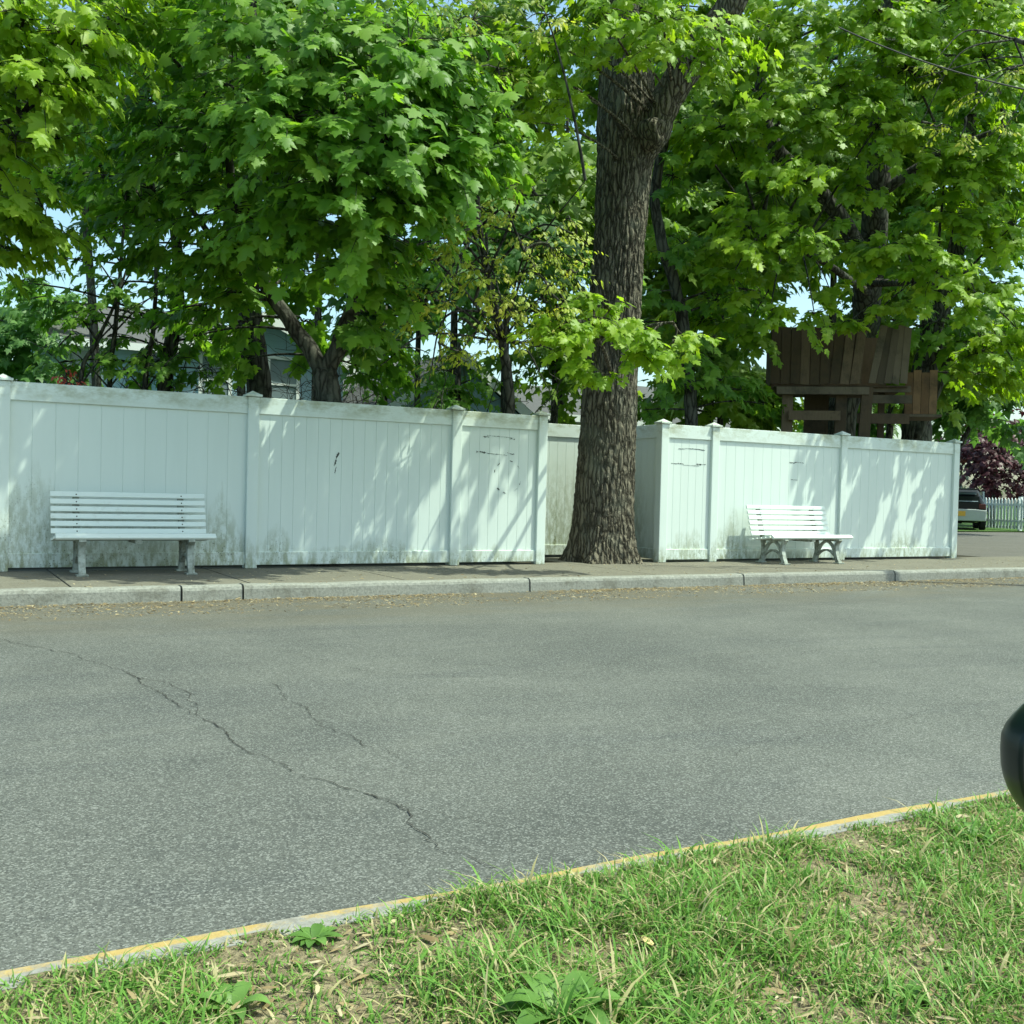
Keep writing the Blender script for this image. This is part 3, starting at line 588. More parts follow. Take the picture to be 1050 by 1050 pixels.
# ---- yellow-budding tree, half bare
def budding(name, label, trunk, arcs, blobs, dens=75):
    return tree(name, label, None, [trunk] + arcs, blobs, ml_bud, size=(.05, .095), tmpl=T_OVAL, per=18, dens=dens, L=(.4, .8), axis=trunk[-1][0])
def arcs_(src, ends, r=.02):
    out = []
    for i, e in enumerate(ends):
        s_ = src[i % len(src)]; a = P(*s_); b = P(*e); m_ = (a + b) / 2 + np.array([0, 0, .22]) + rng.normal(0, .12, 3); out.append([(a, r), (m_, r * .7), (b, r * .3)])
    return out
ends = [(400, 235, 11.4), (385, 265, 11.5), (430, 210, 11.3), (470, 200, 11.3), (520, 190, 11.3), (560, 200, 11.3), (600, 185, 11.2), (590, 240, 11.4), (600, 270, 11.4), (560, 300, 11.4), (520, 330, 11.6), (440, 280, 11.4), (400, 310, 11.6), (480, 330, 11.6), (450, 350, 11.8), (540, 250, 11.2), (500, 265, 11.2), (420, 335, 11.7), (560, 350, 11.7), (380, 290, 11.4)]
budding('budding_tree', 'half bare tree with small yellow new leaves left of the big trunk',
        [(down(522, 418, 13.9), .09)] + limb((522, 418, 13.9, .075), (515, 350, 13.6, .06), (500, 280, 13.2, .045), (490, 200, 12.9, .03), (500, 60, 12.6, .015)),
        arcs_([(515, 350, 13.6), (500, 280, 13.2), (495, 230, 13.0)], ends) + arcs_([(515, 350, 13.6), (510, 320, 13.4)], [(390, 375, 12.2), (440, 390, 12.2), (590, 370, 13.8), (470, 375, 13.2), (560, 395, 13.8)]),
        bl((470, 235, 11.4, .4), (525, 225, 11.4, .4), (560, 250, 11.4, .4), (500, 285, 11.5, .4), (430, 255, 11.5, .3, .7), (560, 310, 11.5, .35), (590, 280, 11.4, .25), (530, 320, 11.6, .35), (410, 290, 11.6, .25, .5), (470, 330, 11.7, .3, .6), (585, 225, 11.3, .25), (405, 250, 11.5, .3, .6), (440, 300, 11.6, .35, .6), (395, 330, 11.8, .25, .5), (450, 210, 11.5, .35), (420, 320, 11.6, .3), (550, 280, 11.4, .4), (515, 310, 11.5, .4), (470, 360, 11.8, .3), (580, 320, 11.4, .3), (490, 215, 11.4, .4), (540, 190, 11.5, .35), (455, 260, 11.5, .4), (500, 345, 11.7, .3, .6), (545, 355, 11.8, .3, .6), (480, 275, 11.4, .35, .7), (485, 20, 11.4, .4), (510, 70, 11.5, .4), (560, 15, 11.0, .35), (450, 370, 11.9, .25, .5), (430, 320, 11.7, .25, .5)))
budding('budding_tree', 'drooping pale yellow blossom twigs below the wire, upper right',
        [(down(1240, 430, 13.0), .12)] + limb((1240, 430, 13.0, .11), (1200, 250, 13.0, .09), (1120, 80, 13.0, .05), (1040, 40, 13.0, .025)),
        arcs_([(1120, 80, 13.0), (1040, 40, 13)], [(940, 80, 12.8), (960, 60, 12.6), (990, 120, 12.8), (945, 125, 12.8), (1000, 85, 12.6), (1020, 150, 12.8)], .014),
        bl((955, 75, 12.8, .16), (1000, 95, 12.7, .2), (1030, 120, 12.7, .22), (960, 130, 12.8, .14), (1040, 70, 12.8, .25), (985, 140, 12.8, .14)), dens=80)

# ---- bare twiggy bush
def bare_bush(label, cx, Z, wpx, ytop, ybase, n, seed):
    r = np.random.default_rng(seed); base = down(cx, ybase, Z); root = empty('bare_bush', base, 0, label, 'bush', None); root.location.z = 0
    m = MB()
    def grow(p, d, L, rad_, lev):
        k = 5; pts = [p]
        for i in range(k):
            d = unit(d + r.normal(0, .22, 3) + np.array([0, 0, -.04 * lev])); q_ = pts[-1] + d * L / k; q_[1] = max(q_[1], FY + 1.36 - base[1] + .1 * r.random()); pts.append(q_)
        m.tube(pts, np.linspace(rad_, rad_ * .5, k + 1), 4, False)
        if lev < 3:
            for i in range(3): grow(pts[2 + i], unit(d + r.normal(0, .75, 3)), L * .62, rad_ * .55, lev + 1)
    hgt = (ybase - ytop) / F * Z
    for i in range(n):
        p = np.array([r.normal(0, .2) + (i / n - .5) * wpx / F * Z, r.normal(0, .15), 0]); grow(p, np.array([r.normal(0, .5), r.normal(0, .4), 1.0]) / 1.1, 1.55 + hgt * r.uniform(.4, .9), .02, 0)
    m.build('branches', mb_maple, root)
bare_bush('bare tangled twiggy bush behind the middle of the left fence', 410, 14.3, 140, 350, 412, 24, 3)
bare_bush('low bare twigs behind the first fence panel near the slender stem', 185, 13.9, 150, 370, 400, 9, 8)

bare_bush('bare grey twigs between the dark straight stem and the forked maple', 285, 14.6, 130, 355, 405, 14, 5)
bare_bush('tall bare twigs among the thin saplings', 110, 14.2, 120, 330, 398, 14, 12)
# ---- right-hand maple carrying the treehouse, and neighbours
tree('maple_tree', 'broad maple with bright layered boughs over the treehouse', GR,
     [[(down(855, 445, 19.6), .32)] + limb((858, 445, 19.6, .29), (878, 375, 19.6, .25), (890, 300, 19.0, .25), (900, 190, 18.2, .21), (905, 90, 18, .16), (920, -80, 18, .1)),
      limb((896, 280, 18.4, .15), (845, 200, 18.0, .13), (795, 150, 17.6, .12), (780, 90, 17.4, .09), (775, -20, 17.2, .06)), limb((900, 200, 18.2, .10), (960, 160, 17.6, .07), (1030, 130, 17, .03)), limb((890, 300, 18.3, .07), (830, 260, 16.8, .05), (780, 240, 16.6, .025)), limb((893, 290, 18.3, .08), (930, 290, 16.8, .05), (980, 290, 16.6, .025))],
     bl((790, 195, 15.3, .55), (835, 175, 15.4, .55), (880, 190, 16.1, .5), (770, 235, 15.3, .5), (735, 245, 16.2, .4), (820, 240, 15.4, .5), (870, 245, 16.2, .5), (750, 285, 15.7, .4), (800, 282, 16.4, .4), (850, 295, 16.4, .3), (925, 250, 15.6, .5), (960, 280, 15.5, .5), (1000, 300, 15.5, .45), (905, 315, 16.4, .2), (945, 305, 16.5, .3), (790, 318, 15.5, .25), (835, 322, 15.5, .25), (870, 330, 16.2, .16), (1020, 290, 16.3, .4), 
        (740, 130, 15.6, .7), (800, 110, 15.6, .8), (860, 90, 15.8, .8), (930, 70, 15.8, .9), (1010, 60, 15.6, .9), (1040, 150, 15.8, .8), (970, 160, 16, .8), (900, 130, 15.8, .7), (720, 50, 15.6, .8), (800, 30, 15.6, .9), (900, 10, 15.6, .9), (1000, -10, 15.6, 1), (700, 130, 16.2, .6), (1040, 230, 16, .6), (980, 220, 16.2, .6),
        (720, 330, 16.6, .5), (765, 335, 17, .5), (1010, 360, 17, .6), (1000, 385, 17.6, .4), (1045, 340, 16.8, .6), (1050, 390, 17.2, .4), (850, -140, 16, 1.8, .25), (1000, -150, 16.4, 1.8, .25), (720, -100, 16.2, 1.5, .25)),
     ml_lime, size=(.15, .215), axis=P(880, 220, 19.0), dens=58, tmpl=T_MAPLE)
tree('maple_tree', 'dark leaning tree just right of the treehouse', GR,
     [[(down(938, 448, 19.6), .30)] + limb((938, 448, 19.6, .27), (945, 400, 19.6, .24), (958, 330, 19.6, .2), (985, 240, 19.4, .15), (1000, 60, 19, .08)), limb((940, 450, 19.4, .08), (957, 410, 19.3, .08), (972, 370, 19.2, .06))],
     bl((1000, 350, 18.8, .8), (960, 330, 19, .7), (1050, 320, 18.6, .9), (1040, 240, 19, 1.0), (970, 230, 19.4, 1.0), (900, 260, 19.6, 1.0), (1000, 120, 19.2, 1.2), (1060, 60, 19, 1.3), (920, 60, 19.6, 1.3), (1000, -100, 19.4, 2, .3)),
     ml_maple, size=(.17, .26), axis=P(950, 250, 20.2), dens=34, tmpl=T_MID)
tree('maple_tree', 'slim dark stem curving up just right of the big trunk', GR,
     [[(down(708, 432, 16.2), .11)] + limb((708, 432, 16.2, .10), (706, 380, 16.2, .10), (694, 300, 16.2, .09), (678, 245, 16.1, .085), (672, 190, 16, .08), (690, 100, 15.8, .06), (700, -40, 15.6, .04))],
     bl((690, 395, 15.9, .35), (740, 390, 16.2, .4), (670, 300, 16.0, .4), (715, 360, 16.0, .45), (760, 400, 16.6, .4), (700, 250, 16.2, .5), (660, 330, 16.3, .4), (735, 310, 16.4, .5), (690, 180, 16.2, .6), (660, 420, 16.4, .25), (780, 300, 17.2, .6), (690, 90, 16.4, .7), (785, 415, 17, .3)),
     ml_maple, size=(.13, .2), axis=P(700, 250, 17.0), dens=55, tmpl=T_MID)
# ---- more distant trees
def far_tree(px, pyc, Z, R, mat, label, group, n=10, spread=1.0, toneb=0.0, size=(.24, .38), name='background_tree', cat='tree', dens=26.0, bpx=None, tr0=.10):
    c = P(px, pyc, Z); r = np.random.default_rng(int(px * 7 + Z)); bs = []
    for i in range(n):
        u = r.normal(size=3); u = u / np.linalg.norm(u) * r.random() ** .4; bs.append((c + u * np.array([R, R, R * .8]) * spread, R * r.uniform(.4, .6)))
    b0 = np.array([c[0], c[1], -0.05]) if bpx is None else down(bpx, 480, Z)
    tree(name, label, group, [[(b0, tr0), ((b0 + c) / 2, tr0 * .8), (c, tr0 * .5), (c + np.array([0, 0, R * .7]), .03)]], bs, mat, size=size, tmpl=T_MID, dens=dens, per=12, twig=False, L=(.6, 1.2), toneb=toneb, cat=cat)
GB = 'background trees beyond the yard'
far_tree(25, 345, 30, 1.9, ml_pale, 'pale sunlit tree behind the fence at the left edge', GB, 12)
far_tree(330, 110, 22, 3.0, ml_far, 'background tree behind the forked maple crown', GB, 14)
far_tree(470, 130, 23, 2.8, ml_far, 'background tree behind the yellow budding branches', GB, 13)
far_tree(580, 200, 21, 2.3, ml_far, 'background tree left behind the big trunk', GB, 12)
far_tree(570, 360, 19, 1.2, ml_far, 'low leafy tree behind the fence left of the big trunk', GB, 10, size=(.16, .26), dens=40)
far_tree(470, 385, 18, .8, ml_maple, 'low green shrub behind the bare twigs', GB, 8, size=(.12, .2), dens=50, name='leafy_shrub', cat='shrub')
far_tree(735, 190, 24, 3.2, ml_far, 'background tree right behind the big trunk', GB, 14)
far_tree(740, 380, 23, 1.7, ml_far, 'low dark tree left of the treehouse', GB, 11)
far_tree(860, 110, 25, 3.2, ml_far, 'background tree high behind the treehouse maple', GB, 13)
far_tree(1010, 130, 26, 3.4, ml_far, 'background tree at the right edge behind the maple', GB, 13, bpx=925)
far_tree(1010, 405, 30, 1.6, ml_pale, 'sunlit green tree in front of the purple plum', GB, 12, toneb=-.25, bpx=940)
far_tree(80, 90, 20, 2.3, ml_far, 'background tree behind the top left boughs', GB, 10, bpx=110)
far_tree(430, 300, 25, 1.8, ml_pale, 'airy light green tree behind the bare twigs and budding branches', GB, 10, toneb=-.2)
far_tree(945, 335, 26, 2.2, ml_far, 'background tree behind the right end of the treehouse', GB, 13)
far_tree(690, 290, 27, 2.2, ml_far, 'background tree behind the slim curving stem', GB, 12)
far_tree(230, -10, 22, 2.4, ml_far, 'background tree showing over the top of the forked maple', GB, 10, bpx=255)
far_tree(650, -20, 23, 2.4, ml_far, 'background tree showing above the fork of the big trunk', GB, 10, bpx=620)
far_tree(950, 10, 28, 3.2, ml_far, 'tall background tree behind the overhead wire', GB, 12, bpx=905)
far_tree(520, 290, 18.5, 1.5, ml_pale, 'light green airy tree close behind the yellow budding branches', GB, 11, size=(.15, .24), dens=30)
far_tree(395, 350, 19, .9, ml_pale, 'light green bush right behind the bare tangled twigs', GB, 8, size=(.12, .2), dens=34, name='leafy_shrub', cat='shrub')
far_tree(860, 425, 32, 1.8, ml_pale, 'sunlit bushes seen under the treehouse', GB, 10, toneb=-.2, name='leafy_shrub', cat='shrub')
far_tree(1020, 468, 40, 2.0, ml_plum, 'purple leaved plum tree beyond the driveway', None, 16, size=(.18, .3), name='plum_tree')
far_tree(985, 500, 44, 1.3, ml_grey, 'grey green shrub behind the dark car', None, 9, name='grey_shrub', cat='shrub', size=(.15, .25))
# red flowers
rf = P(67, 386, 11.2)
tree('azalea', 'red flowering shrub just showing over the left fence', None, [[(np.array([rf[0], rf[1], -.05]), .03), (rf - np.array([0, 0, .3]), .02), (rf, .01)]], [(rf - np.array([0, 0, .03]), .17), (rf + crt * .15 - np.array([0, 0, .10]), .1)], ml_red, size=(.04, .07), tmpl=T_OVAL, dens=420, per=10, L=(.08, .2), cat='shrub')

# ================================================================== TREEHOUSE
def wood(name, a, b):
    M = Mat(name, 0.9, 0.15); o = M.obj(); g = M.noise(M.scale(o, (9, 9, 0.8)), 6, 5, 0.65); i_ = M.n('ShaderNodeObjectInfo').outputs['Random']
    c = M.mix(g, a, b); st_ = M.noise(o, 2.2, 6, 0.7); c = M.mix(M.math('MULTIPLY', i_, 0.9), c, tuple(x * 0.55 for x in a)); c = M.mix(M.ramp(st_, (.48, 0), (.7, .8)), c, (.035, .034, .026)); M.color(c); M.bump(g, .5, .006); return M.m
mw = wood('weathered_board', (0.115, 0.080, 0.050), (0.215, 0.155, 0.105)); mw2 = wood('grey_board', (0.115, 0.090, 0.062), (0.21, 0.168, 0.122)); mw3 = wood('brown_board', (0.17, 0.10, 0.055), (0.28, 0.18, 0.10))
tc = P(790, 393, 17.0); ang = math.atan2(-math.sin(YAW), math.cos(YAW)) - rad(11)
th = empty('treehouse', (tc[0], tc[1], 0), ang, 'weathered wooden treehouse on posts behind the right fence', 'treehouse')
bz = tc[2]; ppm = 17.0 / F
for i in range(9):                                       # front boards
    x = i * 0.152 + 0.004; tl = 0.012 * i * (1 if i > 5 else 0)
    m = MB(); m.prism([(x, bz - .02 * random.random()), (x + .144, bz - .03 * random.random()), (x + .144 + tl, bz + .90 + random.uniform(-.01, .02)), (x + tl, bz + .90 + random.uniform(-.01, .02))], 'y', -.012 * (i * 7 % 3), .025).build('wall_board', mw, th)
for i in range(5):                                       # leaning right boards
    x = 1.50 + i * 0.118; m = MB(); ln = .16 - .028 * i
    m.prism([(x, bz + .01), (x + .106, bz - .02 * (i % 2)), (x + .106 + ln, bz + .90 - .03 * (i % 3)), (x + ln, bz + .92 - .03 * (i % 3))], 'y', -.04 + .012 * (i % 2), -.015 + .012 * (i % 2)).build('wall_board', mw2, th)
for i in range(4):
    x = 2.16 + i * .125; m = MB(); m.box(x, x + .118, .62, .645, bz - .42, bz + .25 + .04 * (i % 2)).build('wall_board', mw3, th)
for i in range(12):                                      # left side and back walls
    y = .06 + i * .152; MB().box(.0, .025, y, y + .142, bz, bz + .92).build('wall_board', mw, th)
MB().box(2.10, 2.72, .55, 1.5, bz - .47, bz - .43).build('ledge', mw2, th)
MB().box(0.03, 1.40, .034, .05, bz, bz + .86).build('wall_backing', mw, th)
MB().box(0.03, 2.05, 1.90, 1.925, bz, bz + 1.0).build('wall_board', mw, th)
MB().box(0.05, 2.10, .03, 1.89, bz - .05, bz - .022).build('floor', mw, th)
MB().box(0.10, 1.52, -.01, .05, bz - .17, bz - .052).build('beam', mw2, th); MB().box(1.52, 2.16, .10, .16, bz - .12, bz - .02).build('beam', mw2, th); MB().box(1.46, 2.18, .06, .12, bz - .30, bz - .17).build('beam', mw2, th)
MB().box(0.30, 1.10, .02, .08, bz - .58, bz - .43).build('beam', mw, th); MB().box(1.36, 2.15, .08, .14, bz - .62, bz - .46).build('beam', mw, th)
for x, y, w_, t_ in ((.20, .06, .17, .0), (1.02, .10, .17, .02), (1.36, -.03, .17, .06), (.85, 1.4, .2, 0), (1.72, .35, .1, 0), (.62, .9, .35, 0)):
    MB().prism([(x - t_ - .0, -.05), (x + w_ - t_, -.05), (x + w_ + t_, bz - .052), (x + t_, bz - .052)], 'y', y + .06, y + .06 + w_ * .7).build('support_post', mw, th)

# ================================================================== HOUSES
def siding(name, a):
    M = Mat(name, 0.7, 0.3); o = M.obj(); z = M.sep(o)[2]; f = M.math('FRACT', M.math('MULTIPLY', z, 7.0)); n = M.noise(o, 3, 4)
    M.color(M.mix(n, tuple(x * .88 for x in a), a)); M.bump(f, 0.9, 0.03); return M.m
ms_blue, ms_cream, ms_grey = siding('blue_siding', (0.42, 0.58, 0.70)), siding('cream_siding', (0.66, 0.62, 0.48)), siding('light_siding', (0.42, 0.52, 0.58))
m_trim = plain('white_trim', (0.75, 0.78, 0.76), .5, .3, .05); m_roof = plain('roof_shingle', (0.10, 0.10, 0.10), .9, .1, .35, 14); m_glass = plain('window_glass', (0.20, 0.25, 0.27), .08, .7, .3, 1.5)
def house(px, Z, wid, dep, eave, ridge, mat, label, wins, axis='x', shift=0.0):
    c = P(px, 480, Z); root = empty('house', (c[0], c[1], 0), 0, label, 'house', 'houses beyond the yard')
    w2 = wid / 2
    if axis == 'x':      # ridge along x, eaves to the road
        pr = [(0, 0), (dep, 0), (dep, eave), (dep / 2, ridge), (0, eave)]; wall = MB().prism(pr, 'x', -w2, w2).build('wall', mat, root)
        r_ = MB()
        for s0, s1, e0, e1 in ((-.4, dep / 2, eave - .35, ridge + .05), (dep / 2, dep + .4, ridge + .05, eave - .35)):
            r_.prism([(s0, e0 + .06), (s1, e1 + .06), (s1, e1 + .22), (s0, e0 + .22)], 'x', -w2 - .3, w2 + .3)
        rf_ = r_.build('roof', m_roof, root); MB().box(-w2 - .3, w2 + .3, -.43, -.405, eave - .33, eave - .12).build('fascia', m_trim, rf_)
    else:
        pr = [(-w2, 0), (w2, 0), (w2, eave), (0, ridge), (-w2, eave)]; wall = MB().prism(pr, 'y', 0, dep).build('wall', mat, root); r_ = MB()
        sl = (ridge - eave) / w2
        for sg in (-1, 1): r_.prism([(0, ridge + .06), (sg * (w2 + .4), eave - .4 * sl + .06), (sg * (w2 + .4), eave - .4 * sl + .22), (0, ridge + .22)], 'y', -.35, dep + .3)
        rf_ = r_.build('roof', m_roof, root); t_ = MB()
        for sg in (-1, 1): t_.prism([(0, ridge - .12), (sg * (w2 + .4), eave - .4 * sl - .12), (sg * (w2 + .4), eave - .4 * sl + .2), (0, ridge + .2)], 'y', -.39, -.352)
        t_.build('fascia', m_trim, rf_)
    for x, z, w_, h_ in wins:
        fr = MB(); fr.box(x - w_ / 2 - .09, x + w_ / 2 + .09, -.05, -.002, z + h_, z + h_ + .1); fr.box(x - w_ / 2 - .12, x + w_ / 2 + .12, -.07, -.002, z - .1, z)
        fr.box(x - w_ / 2 - .09, x - w_ / 2, -.05, -.002, z, z + h_); fr.box(x + w_ / 2, x + w_ / 2 + .09, -.05, -.002, z, z + h_); fr.box(x - w_ / 2, x + w_ / 2, -.045, -.002, z + h_ / 2 - .03, z + h_ / 2 + .03)
        wn = fr.build('window', m_trim, root); MB().box(x - w_ / 2, x + w_ / 2, -.02, -.004, z, z + h_).build('pane', m_glass, wn)
    return root
house(145, 31, 5.2, 7, 5.0, 6.2, ms_blue, 'blue sided house behind the thin saplings', [(-1.6, 3.3, .8, 1.3), (.8, 3.3, 1.0, 1.3)])
house(268, 29, 4.6, 7, 4.3, 5.4, ms_blue, 'blue house with a white framed window behind the forked maple', [(.55, 3.0, .75, 1.35), (-1.3, 3.0, .7, 1.3)], 'y')
house(405, 34, 5.0, 6, 3.6, 5.2, ms_grey, 'grey roofed house behind the bare twiggy bush', [(-1, 2.2, .8, 1.1)])
house(468, 27, 3.6, 5, 2.9, 4.2, ms_blue, 'small blue gable with white trim left of the big trunk', [(0, 2.2, .5, .7)], 'y')
house(590, 33, 4.0, 6, 3.4, 4.2, ms_cream, 'cream sided house just visible left behind the big trunk', [(-.9, 2.1, .7, 1.0)])
house(690, 36, 5, 6, 3.4, 4.6, ms_grey, 'pale house glimpsed right behind the big trunk', [(-.5, 2.2, .8, 1.0)])

# ================================================================== BEYOND THE DRIVEWAY
m_tyre = plain('tyre_rubber', (0.02, 0.02, 0.02), .8, .2); m_rim = plain('wheel_rim', (0.4, 0.4, 0.4), .3, .5, .1, 5, .9)
def car(name, label, loc, rz, paint, low, rear_h=1.0):
    """nose towards +y, tail at y = 0"""
    root = empty(name, loc, rz, label, 'car', None)
    secs = [(0.0, .80, .42, .90, .66, 1.02), (.10, .88, .30, .95, .66, 1.30), (.45, .91, .26, .97, .62, 1.52), (1.3, .93, .24, .97, .62, 1.58), (2.2, .93, .24, .96, .62, 1.55), (2.9, .93, .24, .95, .64, 1.15), (3.9, .90, .26, .86, .70, .95), (4.35, .80, .34, .72, .6, .76)]
    vs = []; n = 12
    for (y, hw, zb, zm, rw, zt) in secs:
        half = [(hw * .55, zb), (hw * .92, zb + .06), (hw, zb + .25), (hw, zm - .08), (hw * .96, zm), (rw, zt - .05 if zt > zm + .06 else zm + .02)]
        pts = half + [(-x, z) for x, z in half[::-1]]; pts[5] = (rw, max(zt - .03, pts[5][1] - .03)); pts[6] = (-rw, pts[5][1])
        vs += [(x, y, z) for x, z in pts]
    fs = [(i * n + j, i * n + (j + 1) % n, (i + 1) * n + (j + 1) % n, (i + 1) * n + j) for i in range(len(secs) - 1) for j in range(n)] + [tuple(range(n)), tuple(range((len(secs) - 1) * n, len(secs) * n))[::-1]]
    m = MB(); m.poly(vs, fs); b_ = m.build('body', paint, root, smooth=False, bevel=.03)
    MB().poly([(-.60, .015, 1.06), (.60, .015, 1.06), (.53, .27, 1.42), (-.53, .27, 1.42), (-.60, .055, 1.06), (.60, .055, 1.06), (.53, .31, 1.42), (-.53, .31, 1.42)], [(0, 1, 2, 3), (4, 7, 6, 5), (0, 4, 5, 1), (3, 2, 6, 7), (0, 3, 7, 4), (1, 5, 6, 2)]).build('rear_window', m_glass, root)
    for sg in (-1, 1):
        MB().prism([(.5, 1.02), (2.7, 1.02), (2.15, 1.45), (.65, 1.45)], 'x', sg * .80, sg * .86).build('side_window', m_glass, root)
        MB().box(min(sg * .62, sg * .86), max(sg * .62, sg * .86), -.03, .12, .80, .98).build('tail_light', m_red, root, bevel=.02)
        for y in (.85, 3.45):
            w_ = MB().tube([(sg * .72, y, .32), (sg * .94, y, .32)], [.32, .32], 20).build('tyre', m_tyre, root, bevel=.03); MB().tube([(sg * .93, y, .32), (sg * .955, y, .32)], [.2, .18], 14).build('rim', m_rim, w_)
    MB().prism([(-.87, .34), (.87, .34), (.90, .74), (.5, .78), (-.5, .78), (-.90, .74)], 'y', -.07, .2).build('bumper', low, root, bevel=.03)
    MB().box(-.17, .17, -.082, -.072, .52, .70).build('license_plate', m_plate, root)
    MB().box(-.62, .62, -.02, .34, 1.50, 1.545).build('roof_spoiler', paint, root, bevel=.01)
    return root
m_red = plain('tail_lamp', (0.08, 0.01, 0.01), .2, .5); m_plate = plain('plate_yellow', (0.75, 0.42, 0.08), .5, .3, .3, 20)
m_black = plain('black_paint', (0.008, 0.010, 0.011), .25, .3); m_silver = plain('silver_bumper', (0.45, 0.47, 0.46), .35, .5); m_white = plain('white_paint', (0.75, 0.77, 0.76), .25, .5, .05)
gc = P(985, 520, 34); vd = math.atan2(gc[1], gc[0]) - math.pi / 2
car('parked_car', 'black car seen from behind, parked past the end of the fence', (gc[0], gc[1], 0.012), vd + rad(4), m_black, m_silver).scale = (.86, .86, .86)
gw = P(1048, 515, 41); car('parked_car', 'white car mostly hidden behind the picket fence', (gw[0], gw[1], 0.012), vd - rad(100), m_white, m_white)
pf0, pf1 = P(1003, 530, 36.5), P(1120, 530, 31.5); dv = pf1 - pf0; Lp = math.hypot(dv[0], dv[1])
pf = empty('picket_fence', (pf0[0], pf0[1], 0), math.atan2(dv[1], dv[0]), 'white picket fence on the lawn at the far right', 'fence')
npk = int(Lp / .16)
for i in range(npk):
    x = i * .16; MB().prism([(x, .06), (x + .085, .06), (x + .085, 1.0), (x + .0425, 1.08), (x, 1.0)], 'y', 0, .02).build('picket', m_trim, pf)
for z in (.28, .82): MB().box(-.05, npk * .16, .022, .06, z, z + .08).build('rail', m_trim, pf)
for i in range(0, npk, 12): MB().box(i * .16 - .03, i * .16 + .07, .062, .16, 0, 1.12).build('fence_post', m_trim, pf)

# overhead wire
a, b = P(860, 28, 13.0), P(1250, 112, 11.5); ts = np.linspace(0, 1, 24)[:, None]; wp = a + (b - a) * ts; wp[:, 2] -= (.25 * 4 * ts * (1 - ts))[:, 0]
tag(MB().tube(wp, .009, 6).build('overhead_wire', plain('wire_rubber', (0.05, .05, .05), .6, .2)), 'thin dark overhead wire crossing the leaves at the upper right', 'wire')

# ================================================================== VERGE AND SMALL THINGS
def on_verge(x, y): return verge_z(x, y)
def grass():
    lo = G(-40, 1075, -.05); n = 200000
    x = rng.uniform(-1.6, 6.6, n); y = rng.uniform(0.9, NY - 0.085, n)
    # keep what the strip shows, thin it where the soil is bare
    den = np.array([mnoise.noise(Vector((a * 2.3, b * 2.3, 5))) + .6 * mnoise.noise(Vector((a * 6.5, b * 6.5, 1))) for a, b in zip(x, y)])
    ed_ = np.clip((y - (NY - .40)) / .2, 0, 1); keep = rng.random(n) < np.clip(0.68 + .8 * den + .4 * ed_, .26, 1.0); x, y, den = x[keep], y[keep], den[keep]; n = len(x)
    z = np.array([verge_z(a, b) for a, b in zip(x, y)])
    edge = np.clip((y - (NY - .45)) / .3, 0, 1)
    h = rng.gamma(3.0, .0098, n) * (1 + 1.0 * np.clip(den, -.7, 1)) + .015 - edge * .008; h = np.clip(h, .012, .13) * np.where(edge > .5, .75, 1)
    w_ = rng.uniform(.0009, .0026, n) * (1 + h * 3); az = rng.uniform(0, 2 * math.pi, n); bend = rng.uniform(.3, 1.5, n) * h
    d = np.stack([np.cos(az), np.sin(az), np.zeros(n)], 1); s_ = np.stack([-np.sin(az + rng.normal(0, .5, n)), np.cos(az), np.zeros(n)], 1)
    p = np.stack([x, y, z - .004], 1); rows = []
    for t, wt in ((0, .8), (.35, 1.0), (.7, .7)):
        c = p + d * (bend * t ** 2)[:, None]; c[:, 2] += h * (t - .25 * t * t * bend / h); rows += [c - s_ * (w_ * wt)[:, None], c + s_ * (w_ * wt)[:, None]]
    c = p + d * bend[:, None]; c[:, 2] += h * (1 - .3 * bend / h); rows.append(c)
    v = np.stack(rows, 1).reshape(-1, 3); t0 = np.array([(0, 1, 3), (0, 3, 2), (2, 3, 5), (2, 5, 4), (4, 5, 6)]); f = (t0[None] + (np.arange(n) * 7)[:, None, None]).reshape(-1, 3)
    dry = rng.random(n) < .25; tone = np.where(dry, rng.uniform(.82, 1.0, n), rng.uniform(0, .66, n) * .7 + .3 * rng.random(n) * .6)
    M = Mat('grass_blade', .5, .3); a = M.n('ShaderNodeAttribute', attribute_name='tone').outputs['Fac']
    col = M.ramp(a, (0, (.090, .20, .032)), (.35, (.160, .310, .050)), (.7, (.26, .375, .09)), (.8, (.36, .34, .14)), (1, (.52, .44, .25))); M.color(col)
    tr = M.n('ShaderNodeBsdfTranslucent'); M.t.links.new(col, tr.inputs[0]); mx = M.n('ShaderNodeMixShader'); mx.inputs[0].default_value = .35
    M.t.links.new(M.b.outputs[0], mx.inputs[1]); M.t.links.new(tr.outputs[0], mx.inputs[2]); M.t.links.new(mx.outputs[0], M.out.inputs[0])
    tag(np_mesh('verge_grass', v, f, M.m, tone=np.repeat(tone, 7)), kind='stuff')
grass()
